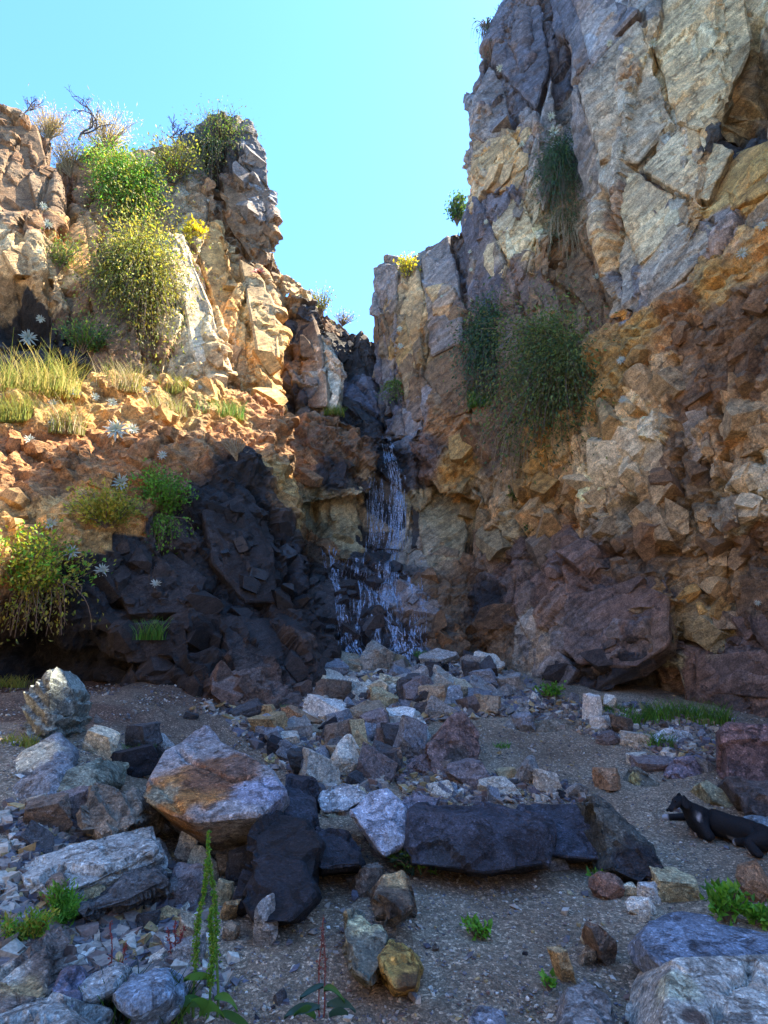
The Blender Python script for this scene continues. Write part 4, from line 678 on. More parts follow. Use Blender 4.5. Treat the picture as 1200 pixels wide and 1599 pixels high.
HAND = [
 (289, 1345, 28, 66, 'pale', 'slab', 'upright pale slab stuck in dirt beside rust stained boulder'), (380, 1386, 58, 46, 'dark grey', 'block', 'dark block with pale top below rust stained boulder'),
 (131, 1430, 42, 34, 'yellow', 'round', 'bright yellow rounded stone under broad pale slab'), (180, 1430, 32, 26, 'cream', 'block', 'small cream stone right of bright yellow stone'), (78, 1424, 40, 38, 'brown', 'round', 'brown rounded stone above green tufts at left'),
 (284, 1420, 46, 46, 'mauve', 'block', 'lilac grey lumpy stone right of broad pale slab'), (257, 1446, 34, 22, 'ochre', 'wedge', 'small orange stone below lilac grey stone'), (312, 1376, 34, 40, 'cream', 'block', 'cream and rust stone behind tall green weed'),
 (345, 1376, 26, 24, 'tan', 'block', 'small tan stone right of cream and rust stone'), (410, 1482, 34, 56, 'grey', 'shard', 'grey upright stone on gravel left of red weed'), (356, 1440, 22, 26, 'ochre', 'block', 'little ochre stone at right of tall weed'), (358, 1470, 24, 22, 'tan', 'round', 'little tan stone near base of tall weed'),
 (346, 1415, 24, 28, 'yellow', 'block', 'small yellow stone in line beside tall weed'), (400, 1412, 40, 34, 'brown', 'block', 'brown grey cracked stone under black stone'), (60, 1300, 74, 40, 'brown', 'slab', 'rusty brown slab on edge at left border'), (100, 1288, 44, 42, 'mauve', 'block', 'small mauve stone left of layered stone'),
 (48, 1330, 58, 30, 'dark grey', 'wedge', 'rough dark stone under rusty slab'), (150, 1180, 66, 34, 'cream', 'slab', 'pale chalky slab behind mossy stone'), (214, 1178, 44, 40, 'dark grey', 'block', 'dark blue stone left of rust stained boulder'), (200, 1212, 70, 36, 'black', 'slab', 'black hollow slab in front of dark blue stone'),
 (238, 1180, 26, 36, 'dark grey', 'wedge', 'narrow dark stone touching the rust stained boulder'), (250, 1182, 30, 28, 'grey', 'block', 'small grey stone behind the rust stained boulder'),
 (956, 1406, 46, 32, 'red brown', 'round', 'rounded red brown stone right of center on gravel'), (1006, 1432, 38, 24, 'pale', 'round', 'pale rounded stone above slate blue slab'), (1022, 1414, 34, 22, 'white', 'slab', 'white stone behind pale rounded stone'), (1065, 1410, 66, 30, 'yellow', 'slab', 'flat yellow grey stone before the dog'),
 (985, 1404, 22, 16, 'cream', 'block', 'tiny cream stone right of red brown stone'), (946, 1516, 40, 56, 'brown', 'wedge', 'brown pointed stone standing on lower gravel'), (884, 1540, 28, 38, 'ochre', 'block', 'small rusty stone above grey brown slab'), (920, 1512, 20, 20, 'tan', 'block', 'small tan stone left of brown pointed stone'),
 (918, 1478, 14, 16, 'cream', 'round', 'tiny cream pebble above brown pointed stone'), (800, 1352, 36, 34, 'ochre', 'block', 'mustard stone under the long black beam'), (866, 1360, 46, 22, 'blue grey', 'slab', 'pale blue flat stone below long black beam'), (875, 1330, 26, 26, 'ochre', 'wedge', 'small ochre stone at joint of long beam'),
 (960, 1234, 40, 26, 'orange', 'block', 'orange brown stone alone on the bare gravel'), (1190, 1410, 40, 50, 'orange', 'round', 'orange rounded stone at right edge below dog'), (1000, 1168, 52, 18, 'pale', 'slab', 'flat pale stone left of white faced stone'), (952, 1164, 34, 18, 'mauve', 'round', 'mauve rounded stone at border of bare gravel'),
 (1000, 1198, 30, 16, 'pale', 'slab', 'small white splinter above dark triangular stone'), (930, 1130, 20, 40, 'white', 'slab', 'bright white upright flake near right grass'), (944, 1142, 34, 20, 'white', 'slab', 'white flat flake beside upright flake'), (975, 1148, 34, 24, 'brown', 'block', 'brown stone in grass under right wall'),
 (1030, 1206, 60, 14, 'mauve', 'slab', 'thin mauve flake left of mauve angular stone'), (1110, 1206, 30, 20, 'grey', 'wedge', 'grey wedge right of mauve angular stone'), (820, 1142, 34, 26, 'blue grey', 'round', 'blue grey rounded stone by triangular stone'), (545, 1210, 84, 30, 'tan', 'block', 'tan block with squared edge in front of black gap'),
 (600, 1216, 58, 34, 'brown', 'block', 'olive brown block at front of rubble'), (585, 1158, 44, 40, 'mauve', 'round', 'round pinkish grey stone in middle of rubble'), (620, 1176, 70, 36, 'mauve', 'slab', 'mauve flat stone left of pitted boulder'), (560, 1180, 22, 48, 'yellow', 'shard', 'yellow finger of rock slanting in the rubble'),
 (515, 1112, 56, 40, 'brown', 'block', 'brown mauve block below large pale scree stone'), (560, 1132, 46, 30, 'dark grey', 'wedge', 'dark wedge in middle scree'), (600, 1112, 40, 30, 'yellow', 'block', 'olive yellow stone below cream block'), (640, 1100, 40, 36, 'dark grey', 'block', 'dark block left of pale blue block'),
 (470, 1146, 46, 38, 'orange', 'wedge', 'orange brown wedge at left edge of scree'), (410, 1134, 46, 26, 'ochre', 'slab', 'ochre stone at foot of dark basalt'), (500, 1140, 48, 26, 'white', 'wedge', 'white topped wedge at left of scree'), (535, 1150, 40, 32, 'blue grey', 'block', 'blue grey stone in left middle scree'),
 (420, 1164, 34, 34, 'blue grey', 'block', 'blue grey stone at left rubble border'), (700, 1210, 30, 20, 'brown', 'block', 'small brown stone at foot of pitted boulder'), (680, 1118, 40, 40, 'tan', 'block', 'tan angular stone above pitted boulder'), (760, 1100, 50, 34, 'grey', 'wedge', 'grey wedge on right scree slope'),
 (735, 1092, 36, 28, 'blue grey', 'block', 'blue angular block on upper right scree'), (800, 1086, 40, 26, 'grey', 'slab', 'grey slab on right scree near wall'), (690, 1065, 44, 24, 'dark grey', 'wedge', 'dark wedge near foot of the fall'), (560, 1052, 40, 22, 'tan', 'slab', 'tan flake just below the stream'),
 (500, 1066, 40, 30, 'tan', 'wedge', 'tan hollow flake at upper left scree'), (545, 1350, 26, 20, 'grey', 'block', 'small grey stone by low black stone'), (606, 1342, 46, 30, 'mauve', 'slab', 'mauve flake under pale blue white boulder'), (572, 1400, 38, 34, 'brown', 'block', 'dark brown stone left of tan stone'),
 (860, 1240, 40, 26, 'pale', 'slab', 'pale flake resting behind long beam'), (780, 1245, 56, 22, 'pale', 'slab', 'pale dusty slab behind long beam middle'), (740, 1232, 70, 30, 'mauve', 'slab', 'broad mauve slab behind long beam'), (830, 1232, 40, 36, 'grey', 'shard', 'grey flaked shard above long beam'),
 (690, 1250, 34, 22, 'pale', 'block', 'pale chunk behind left end of long beam'), (555, 1250, 30, 18, 'cream', 'round', 'small cream stone on pale crumbly stone edge'), (515, 1276, 40, 22, 'cream', 'slab', 'cream flake below pale crumbly stone'), (586, 1318, 30, 24, 'mauve', 'block', 'mauve chunk below blue white boulder'),
]
for (px, py, w, h, c, kd, lab) in HAND: stone_at(px, py, w, h, c, kd, lab)

# rubble and scree: about two hundred stones, and the finer pieces between them as stuff
def inside(x, y, poly):
    r = False; j = len(poly)-1
    for i_ in range(len(poly)):
        (xi, yi), (xj, yj) = poly[i_], poly[j]
        if (yi > y) != (yj > y) and x < (xj-xi)*(y-yi)/(yj-yi)+xi: r = not r
        j = i_
    return r
REG = [
 ('scree below the waterfall', [(490, 1040), (700, 1036), (820, 1060), (850, 1110), (760, 1120), (640, 1130), (480, 1120)], 115, (15, 58)),
 ('rubble before the pitted boulder', [(350, 1125), (640, 1120), (650, 1190), (600, 1230), (500, 1240), (430, 1190)], 85, (16, 62)),
 ('rubble behind the long beam', [(700, 1210), (880, 1225), (920, 1250), (650, 1260), (620, 1225)], 22, (12, 32)),
 ('dirt under the right wall', [(820, 1085), (1120, 1110), (1110, 1200), (960, 1160), (840, 1130)], 30, (10, 26)),
 ('dirt at the left among boulders', [(0, 1260), (230, 1290), (300, 1440), (350, 1560), (120, 1590), (0, 1480)], 46, (12, 40)),
 ('dirt beside the dark left cliff', [(130, 1110), (330, 1120), (250, 1180), (150, 1170)], 8, (8, 22)),
 ('open gravel in the foreground', [(400, 1420), (1000, 1370), (1040, 1599), (380, 1599)], 12, (8, 18)),
]
CW = ['pale', 'cream', 'grey', 'dark grey', 'blue grey', 'brown', 'mauve', 'tan', 'ochre', 'black', 'yellow', 'white']
CWW = [15, 5, 24, 18, 16, 8, 6, 7, 2, 7, 1, 4]
MARKS = [((555, 1078), 'the large pale scree stone'), ((612, 1068), 'the cream scree block'), ((694, 1090), 'the pale blue scree block'), ((700, 1160), 'the pitted brown boulder'), ((610, 1035), 'the waterfall foot'), ((330, 1210), 'the rust stained boulder'), ((750, 1300), 'the long black beam'),
 ((980, 1310), 'the dark triangular slab'), ((592, 1275), 'the blue white boulder'), ((535, 1238), 'the pale crumbly stone'), ((810, 1118), 'the grey pointed scree stone'), ((1052, 1150), 'the white faced stone'), ((78, 1100), 'the leaning grey slab'), ((150, 1340), 'the broad pale slab'), ((131, 1415), 'the bright yellow stone'),
 ((325, 1450), 'the tall dock weed'), ((60, 1580), 'the bottom left corner rock'), ((570, 1470), 'the cream topped block'), ((1110, 1550), 'the pale corner boulder'), ((956, 1395), 'the red brown stone'), ((430, 1110), 'the basalt foot'), ((40, 1520), 'the dark strata stone'), ((540, 1175), 'the slab over the black gap'), ((650, 1198), 'the flat mauve slab'),
 ((960, 1225), 'the orange stone on gravel'), ((1040, 1120), 'the grass under the right wall'), ((868, 1130), 'the long flat brown stone'), ((480, 1130), 'the white topped wedge'), ((440, 1180), 'the cream flat stone'), ((100, 1440), 'the feathery green tuft'), ((220, 1540), 'the blue grey flat stone')]
USED = set()
def where_label(head, px, py):
    ms = sorted(MARKS, key=lambda m_: math.hypot(px-m_[0][0], py-m_[0][1]))
    for (mx_, my_), nm_ in ms[:7]:
        dx, dy = px-mx_, py-my_
        d_ = ('right of' if dx > 0 else 'left of') if abs(dx) > abs(dy)*1.2 else ('in front of' if dy > 0 else 'behind')
        for adv in ('close', 'farther'):
            if adv == 'close' and math.hypot(dx, dy) > 45: continue
            lab = '%s %s%s %s' % (head, 'just ' if adv == 'close' else '', d_, nm_)
            if lab not in USED: USED.add(lab); return lab
    return lab
for rn, poly, cnt, (lo, hi) in REG:
    xs = [p[0] for p in poly]; ys = [p[1] for p in poly]; done = 0
    while done < cnt:
        px, py = RK.uniform(min(xs), max(xs)), RK.uniform(min(ys), max(ys))
        if not inside(px, py, poly): continue
        w = lo*.8+(hi-lo*.8)*RK.random()**2.4; kd = RK.choice(['block', 'slab', 'wedge', 'shard', 'block', 'wedge', 'slab']); h = w*RK.uniform(.55, .9)*(0.55 if kd == 'slab' else 1)
        c = RK.choices(CW, CWW)[0]
        sz = 'small' if w < lo+(hi-lo)*0.35 else 'larger'
        shp = {'block': 'blocky', 'slab': 'flat', 'wedge': 'wedge shaped', 'shard': 'splintered'}[kd]
        st_ = stone_at(px, py, w, h, c, kd, where_label('%s %s %s stone' % (sz, c, shp), px, py), fine=w > 30, group='loose stones in the '+rn, tilt=0.6)
        if py < 1066 and 510 < px < 705:      # stones in the run-off are wet
            st_.material_slots[0].link = 'OBJECT'; st_.material_slots[0].material = M_WET; st_.color = tuple(x*.45 for x in st_.color[:3])+(1,)
        done += 1
# finer rubble
Ps = []; Ss = []
for rn, poly, cnt, mx in (('a', REG[0][1], 7000, .085), ('b', REG[1][1], 4200, .065), ('c', REG[2][1], 800, .045), ('d', REG[3][1], 1400, .05), ('e', REG[4][1], 2400, .04), ('f', [(480, 1040), (430, 1120), (330, 1130), (300, 1110)], 200, .06)):
    xs = [p[0] for p in poly]; ys = [p[1] for p in poly]; done = 0
    while done < cnt:
        px, py = RK.uniform(min(xs)-10, max(xs)+10), RK.uniform(min(ys)-6, max(ys)+10)
        if not inside(px, py, poly): continue
        # spread over the ground, not over the picture: nearer pixels cover less ground
        done += 1; Ps.append((px, py)); Ss.append(0.012+mx*RK.random()**2.0)
def G_many(PX, PY):
    PX = np.asarray(PX, float); PY = np.asarray(PY, float)
    D = np.stack([(PX-600)/F_PX, (799.5-PY)/F_PX*-math.sin(PITCH)+math.cos(PITCH), (799.5-PY)/F_PX*math.cos(PITCH)+math.sin(PITCH)], 1); D /= D[:, 1:2]
    lo = np.full(len(PX), 1.2); res = np.full(len(PX), 13.0); found = np.zeros(len(PX), bool)
    for Yd in np.linspace(1.3, 13.0, 240):
        z = CAM.z+D[:, 2]*Yd; m = (z <= ground_z(D[:, 0]*Yd, np.full(len(PX), Yd))) & ~found
        res[m] = Yd; found |= m
    return np.stack([D[:, 0]*res, res, ground_z(D[:, 0]*res, res)], 1)
Pg = G_many([p[0] for p in Ps], [p[1] for p in Ps]); Ss = np.array(Ss)
Pg[:, :2] += rng.normal(0, .05, (len(Pg), 2)); Pg[:, 2] = ground_z(Pg[:, 0], Pg[:, 1])+Ss*0.35
C = PAL[rng.choice(len(PAL), len(Pg), p=np.array([.2, .2, .16, .14, .08, .1, .1, .02]))]*rng.uniform(.75, 1.3, (len(Pg), 1))
V_, F_, C_ = pebbles(Pg, Ss, C, 11)
tag(link('rubble', mesh_np('rubble', V_, F_, cols=C_), mat=pm), 'small broken rock chips filling the gaps of the scree', 'rubble', kind='stuff')
# ------------------------------------------------------------------ great flat plates of the walls (parts of the cliffs)
SLABS = [
 ([(1000, 2), (1090, -10), (1172, -10), (1178, 70), (1150, 130), (1100, 215), (1060, 190), (1030, 110)], CREAM), ([(905, 130), (960, 60), (998, 22), (1028, 112), (1053, 190), (1000, 258), (940, 250)], GREY), ([(1002, 262), (1060, 197), (1098, 222), (1146, 232), (1108, 318), (1062, 300)], CREAM),
 ([(932, 262), (998, 268), (1058, 307), (1096, 330), (1000, 418), (962, 340)], CREAM), ([(862, -10), (960, -10), (995, 15), (900, 120), (885, 60)], BLUEB), ([(1102, 325), (1150, 238), (1205, 215), (1205, 298), (1120, 338)], OCHRE), ([(962, 350), (1000, 424), (1050, 400), (1100, 338), (1128, 370), (1002, 498), (972, 478)], GREY),
 ([(893, 130), (936, 252), (928, 290), (952, 398), (918, 330), (890, 220)], SLATE), ([(792, 8), (848, 2), (860, 100), (838, 168), (790, 128), (767, 92)], BLUEB), ([(738, 152), (765, 97), (788, 132), (798, 200), (760, 228), (739, 208)], SLATE), ([(736, 216), (798, 207), (828, 250), (813, 298), (762, 300), (735, 270)], TAN),
 ([(764, 306), (814, 303), (838, 370), (828, 398), (790, 398), (768, 358)], CREAM), ([(716, 346), (736, 302), (760, 330), (788, 418), (778, 478), (746, 468)], BLUEB), ([(792, 412), (838, 402), (878, 470), (868, 518), (822, 498)], MAUVE), ([(842, 182), (862, 112), (878, 250), (850, 328), (822, 260)], SLATE),
 ([(581, 416), (602, 401), (620, 410), (620, 540), (611, 648), (594, 658), (583, 540)], SLATE), ([(625, 410), (650, 401), (663, 470), (654, 558), (631, 636), (622, 560)], TAN), ([(654, 395), (700, 361), (718, 440), (723, 538), (672, 556), (667, 470)], SLATE), ([(641, 658), (634, 640), (661, 567), (723, 547), (733, 640), (700, 658)], BROWN),
 ([(655, 772), (715, 764), (733, 830), (718, 893), (667, 888), (652, 830)], OLIVE), ([(902, 680), (958, 643), (983, 690), (958, 742), (912, 738)], TAN), ([(990, 692), (1020, 644), (1048, 760), (1020, 798)], CREAM), ([(1050, 572), (1098, 562), (1108, 610), (1070, 638), (1042, 620)], BROWN), ([(1062, 642), (1104, 632), (1108, 700), (1077, 738)], GREY), ([(922, 748), (958, 752), (948, 798), (917, 798)], CREAM), ([(850, 720), (888, 700), (900, 760), (868, 800)], TAN), ([(1130, 650), (1185, 640), (1195, 700), (1140, 720)], TAN),
 ([(862, 930), (1000, 902), (1048, 930), (1043, 1008), (1000, 1048), (902, 1038), (852, 990)], MAUVE), ([(802, 990), (848, 987), (898, 1046), (880, 1083), (832, 1060)], SLATE), ([(1082, 1022), (1205, 1012), (1205, 1090), (1092, 1083)], MAUVE), ([(1140, 900), (1205, 890), (1205, 980), (1150, 985)], BROWN),
 ([(262, 357), (288, 364), (338, 480), (372, 598), (312, 608), (277, 480)], PALE), ([(297, 356), (348, 340), (368, 420), (380, 520), (360, 558), (332, 470)], ORNG), ([(374, 402), (404, 417), (430, 475), (436, 558), (402, 558), (387, 480)], TAN), ([(402, 568), (438, 568), (445, 638), (420, 624)], ORNG),  # the PALE plate has sunlight put into its colour
 ([(348, 285), (380, 262), (423, 302), (424, 398), (400, 416), (356, 345)], BROWN), ([(347, 202), (390, 195), (416, 245), (421, 294), (382, 255)], DARK), ([(142, 342), (200, 427), (223, 538), (172, 558), (137, 450)], BROWN), ([(-10, 190), (58, 192), (78, 250), (68, 350), (-10, 378)], BROWN), ([(5, 392), (68, 362), (106, 400), (98, 438), (22, 430)], TAN),  # pillar DARK and far left plates paint their shade
 ([(452, 472), (488, 477), (503, 540), (512, 638), (462, 648), (454, 560)], BROWN), ([(501, 522), (533, 567), (528, 638), (513, 600)], PALE), ([(312, 792), (378, 772), (428, 860), (438, 948), (382, 938), (332, 880)], DARK), ([(172, 902), (268, 862), (328, 902), (300, 958), (202, 958)], DARK), ([(340, 960), (430, 965), (450, 1040), (370, 1050)], DARK), ([(180, 975), (290, 970), (300, 1030), (200, 1035)], DARK),  # the PALE plate paints a sunlit edge
]
sv = {0: ([], []), 1: ([], [])}
for n_s, (poly, colr) in enumerate(SLABS):
    cx_ = sum(p[0] for p in poly)/len(poly); cy_ = sum(p[1] for p in poly)/len(poly); H_ = []
    for p in poly:
        for f_ in (.35, .65, .9):
            h_ = cast(cx_+(p[0]-cx_)*f_, cy_+(p[1]-cy_)*f_)
            if h_: H_.append(h_)
    if len(H_) < 5: continue
    jj = max((0, 1), key=lambda q: sum(1 for h_ in H_ if h_[3] == q)); H_ = [h_ for h_ in H_ if h_[3] == jj]
    A_ = np.array([h_[0] for h_ in H_]); dist = np.linalg.norm(A_-np.array(CAM), axis=1); A_ = A_[np.abs(dist-np.median(dist)) < 0.9]
    c_ = Vector(A_.mean(0)); rd = ray(cx_, cy_).normalized(); nn = Vector(np.linalg.svd(A_-A_.mean(0))[2][2])
    if nn.dot(rd) > 0: nn = -nn
    while nn.dot(rd) > -0.45: nn = (nn-rd*.12).normalized()
    push = float(np.percentile((A_-np.array(c_)) @ np.array(nn), 70)); c_ = c_+nn*(push+.0)
    P_ = [CAM+ray(*p)*((c_-CAM).dot(nn)/ray(*p).dot(nn)) for p in poly]
    P_ = [c_+(p-c_)*(.97+.05*math.sin(i_*2.3+n_s)) for i_, p in enumerate(P_)]
    size = max((p-c_).length for p in P_)*1.6
    bmS, Vs_, Ns_, cid = refine_hull([p-c_ for p in P_]+[(p-c_)*.96-nn*(.55)+rd*.15 for p in P_], size, 2, n_s, 0.014, ((-.6, -.15, .78), 8) if jj else ((.88, -.12, .45), 6))
    bmS.faces.ensure_lookup_table(); me = bpy.data.meshes.new('rock_slab'); bmS.to_mesh(me); off_ = len(sv[jj][0])
    sv[jj][0].extend([tuple(Vector(v)+c_) for v in Vs_]); sv[jj][1].extend([[v.index+off_ for v in f.verts] for f in bmS.faces]); bmS.free()
    q = Vs_+np.array(c_); ln_ = np.array([-0.60, -0.15, 0.78]) if jj else np.array([0.88, -0.12, 0.45])
    st = fbm(np.stack([q @ ln_*7, q[:, 0]*.8, q[:, 1]*.8], 1), 1.0, 4, 11); zc = zone_at(q)[:, :3]
    colv = (np.array(colr)*.62+zc*.38)*(0.9+.45*st+.2*(cid-.5))[:, None]
    set_col(me, np.concatenate([np.clip(colv, .01, .75), np.zeros((len(q), 1))], 1))
    o = link('rock_slab', me, cliffs[jj], M_CLIFF); o.location = c_
for jj in (0, 1): data.append([None, None, None, BVHTree.FromPolygons(sv[jj][0], sv[jj][1])])
cliffs += cliffs[:2]

BREG = [  # polygon, count, size range px, aspect, image angle of the long axis, thickness, kinds
 ([(700, 700), (880, 650), (1000, 560), (1200, 560), (1200, 860), (1050, 880), (760, 890)], 120, (18, 84), (1.2, 2.4), (-65, 22), .42, ('block', 'slab', 'wedge')),
 ([(740, 200), (840, 160), (870, 500), (760, 560)], 26, (24, 70), (1.6, 3.0), (62, 12), .25, ('wedge', 'shard')),
 ([(1030, 880), (1200, 780), (1200, 880), (1060, 900), (820, 890), (840, 850)], 40, (14, 50), (1.2, 2.4), (15, 22), .45, ('block', 'slab', 'wedge')),
 ([(760, 900), (1040, 900), (1040, 1040), (880, 1080), (780, 1010)], 8, (24, 90), (1.8, 3.0), (8, 12), .2, ('slab', 'wedge')),
 ([(980, 520), (1200, 400), (1200, 560), (1000, 570)], 16, (14, 46), (1, 1.8), (35, 30), .5, ('block', 'round')),
 ([(1070, 930), (1200, 900), (1200, 1090), (1080, 1080)], 12, (24, 70), (1.2, 2.0), (-20, 30), .4, ('block', 'slab')),
 ([(300, 560), (440, 560), (445, 640), (300, 630)], 16, (18, 60), (1.4, 2.6), (-60, 25), .4, ('slab', 'block', 'wedge')),
 ([(350, 220), (418, 230), (426, 400), (350, 330)], 12, (20, 60), (1.4, 2.4), (-35, 15), .35, ('slab', 'block')),
 ([(0, 640), (430, 640), (300, 740), (20, 850)], 34, (10, 44), (1, 1.5), (20, 60), .7, ('round', 'block')),
 ([(160, 880), (300, 780), (460, 780), (500, 1020), (470, 1110), (170, 1060)], 60, (14, 60), (1.2, 2.0), (-40, 30), .5, ('block', 'wedge', 'slab')),
 ([(450, 460), (560, 530), (580, 680), (450, 660)], 12, (16, 50), (1.3, 2.4), (-75, 20), .3, ('slab', 'block')),
 ([(460, 680), (565, 700), (565, 860), (470, 850)], 16, (14, 44), (1.2, 2.0), (-50, 30), .45, ('block', 'wedge')),
 ([(480, 860), (670, 860), (710, 1030), (490, 1050)], 70, (10, 42), (1.2, 2.0), (15, 30), .55, ('block', 'slab', 'wedge')),
]
RB_ = random.Random(31)
for poly, cnt, (lo, hi), (as0, as1), (ang, asd), th, kinds in BREG:
    xs = [p[0] for p in poly]; ys = [p[1] for p in poly]; done = 0
    while done < cnt:
        px, py = RB_.uniform(min(xs), max(xs)), RB_.uniform(min(ys), max(ys))
        if not inside(px, py, poly): continue
        done += 1; h = cast(px, py)
        if not h: continue
        p, nr, dist, j = h
        n_ = Vector(nr); n_ = (n_ - ray(px, py).normalized()*0.25).normalized()
        L = (lo+(hi-lo)*RB_.random()**1.6)*p.y/F_PX; wd_ = L/RB_.uniform(as0, as1); tk = max(L*th*RB_.uniform(.7, 1.3), .05)
        a = math.radians(RB_.gauss(ang, asd)); ax = RT*math.cos(a)+UP*math.sin(a); ax = (ax-n_*ax.dot(n_)).normalized()
        ay = n_.cross(ax)
        o = bpy.data.objects.new('rock_block', RB_.choice(PROTO_S[RB_.choice(kinds)])); COL.objects.link(o)
        R = Matrix((ax, ay, n_)).transposed() @ Euler((RB_.gauss(0, .2), RB_.gauss(0, .2), 0)).to_matrix()
        o.matrix_world = Matrix.Translation(p+n_*tk*RB_.uniform(-.42, -.12)) @ R.to_4x4() @ Matrix.Diagonal((L, wd_, tk*1.6, 1))
        z = zone_col(p); v = RB_.uniform(.8, 1.15); hu = RB_.uniform(-.06, .06)
        o.color = (min(1, z[0]*v*(1+hu)), min(1, z[1]*v), min(1, z[2]*v*(1-hu)), 1)
        o.material_slots[0].link = 'OBJECT'; o.material_slots[0].material = M_WET if z[6] > 0.35 else M_BLOCK
        o.parent = cliffs[j]

# ------------------------------------------------------------------ plants
def leaf_mat(name, rough=0.55, trans=0.35):
    m, t, b = newmat(name); k = NB(t); at = k.n('ShaderNodeAttribute', attribute_name='Col')
    k.l(at.outputs['Color'], b.inputs['Base Color']); b.inputs['Roughness'].default_value = rough; b.inputs['Specular IOR Level'].default_value = 0.3
    tr = k.n('ShaderNodeBsdfTranslucent'); k.l(k.mix(at.outputs['Color'], (1.5, 1.5, 0.8), 1.0, 'MULTIPLY'), tr.inputs['Color'])
    mx = k.n('ShaderNodeMixShader'); mx.inputs[0].default_value = trans
    k.l(b.outputs[0], mx.inputs[1]); k.l(tr.outputs[0], mx.inputs[2])
    o = [x for x in t.nodes if x.type == 'OUTPUT_MATERIAL'][0]; k.l(mx.outputs[0], o.inputs[0]); return m
M_LEAF = leaf_mat('leaf'); M_ROS = leaf_mat('rosette_leaf', 0.5, 0.12)
def bark(name, c):
    m, t, b = newmat(name); k = NB(t); n = k.n('ShaderNodeTexNoise', i_Scale=30.0, i_Detail=5.0); k.l(k.n('ShaderNodeTexCoord').outputs['Object'], n.inputs['Vector'])
    k.l(k.ramp(n.outputs[0], [(0.3, tuple(x*.6 for x in c)), (0.7, tuple(x*1.3 for x in c))]), b.inputs['Base Color']); b.inputs['Roughness'].default_value = .9; return m
M_TWIG = bark('twig_bark', (0.14, 0.10, 0.07)); M_DRY = bark('dry_twig', (0.30, 0.24, 0.15)); M_BARE = bark('bare_wood', (0.07, 0.055, 0.05)); M_REDST = bark('red_stem', (0.22, 0.05, 0.04)); M_GREENST = bark('green_stem', (0.10, 0.20, 0.04))
def tube_np(paths, sides=4):
    Vs, Fs, off = [], [], 0
    for P, r0, r1 in paths:
        P = np.asarray(P, float); n = len(P); T = np.gradient(P, axis=0); T /= np.linalg.norm(T, axis=1)[:, None]+1e-9
        ref = np.array([0.3, 0.5, 0.81]); A = np.cross(T, ref); A /= np.linalg.norm(A, axis=1)[:, None]+1e-9; B = np.cross(T, A)
        r = np.linspace(r0, r1, n); an = np.arange(sides)/sides*2*np.pi
        ring = P[:, None]+r[:, None, None]*(A[:, None]*np.cos(an)[None, :, None]+B[:, None]*np.sin(an)[None, :, None])
        Vs.append(ring.reshape(-1, 3)); i_ = np.arange(n-1)[:, None]*sides; s_ = np.arange(sides)[None]; s2 = (s_+1) % sides
        Fs.append(np.stack([i_+s_, i_+s2, i_+sides+s2, i_+sides+s_], -1).reshape(-1, 4)+off); off += n*sides
    return np.concatenate(Vs), np.concatenate(Fs)
def leaves_np(P, D, L, Wd, C, r, bend=0.25):
    """one pointed, folded leaf (4 tris) at every P along D"""
    n = len(P); D = D/np.linalg.norm(D, axis=1)[:, None]; rv = r.normal(0, 1, (n, 3)); S = np.cross(D, rv); S /= np.linalg.norm(S, axis=1)[:, None]+1e-9; U = np.cross(S, D)
    L = L[:, None]; Wd = Wd[:, None]
    v = np.stack([P, P+D*L*.5+S*Wd*.5+U*Wd*.15, P+D*L*.55-U*Wd*.12, P+D*L*.5-S*Wd*.5+U*Wd*.15, P+D*L-U*L*bend], 1)
    f = np.array([[0, 1, 2], [0, 2, 3], [1, 4, 2], [2, 4, 3]])
    return v.reshape(-1, 3), (f[None]+(np.arange(n)*5)[:, None, None]).reshape(-1, 3), np.repeat(C, 5, 0)
def pal(r, n, cols, jit=.25):
    c = np.array(cols)[r.integers(0, len(cols), n)]; return np.clip(c*(1+r.uniform(-jit, jit, (n, 1))), 0.005, 1)
GRN = [(0.07, 0.15, 0.02), (0.10, 0.20, 0.03), (0.14, 0.22, 0.04)]; YGR = [(0.28, 0.30, 0.04), (0.20, 0.26, 0.04), (0.36, 0.32, 0.06)]; YEL = [(0.55, 0.42, 0.02), (0.62, 0.50, 0.03), (0.42, 0.36, 0.03)]
OLV = [(0.12, 0.12, 0.04), (0.16, 0.15, 0.05), (0.09, 0.11, 0.04)]; DRYC = [(0.42, 0.33, 0.17), (0.34, 0.25, 0.12), (0.5, 0.42, 0.26)]; DKG = [(0.035, 0.075, 0.03), (0.05, 0.10, 0.035), (0.06, 0.11, 0.05)]; BRN = [(0.16, 0.10, 0.05), (0.12, 0.08, 0.04)]
BGR = [(0.12, 0.30, 0.03), (0.16, 0.36, 0.05), (0.08, 0.22, 0.03)]; DGB = [(0.03, 0.07, 0.06), (0.04, 0.09, 0.06), (0.05, 0.10, 0.05)]
def plant_root(name, loc, label, cat, group=None):
    e = bpy.data.objects.new(name, None); COL.objects.link(e); e.location = loc; e.empty_display_size = .1
    return tag(e, label, cat, group)
SEED = [100]
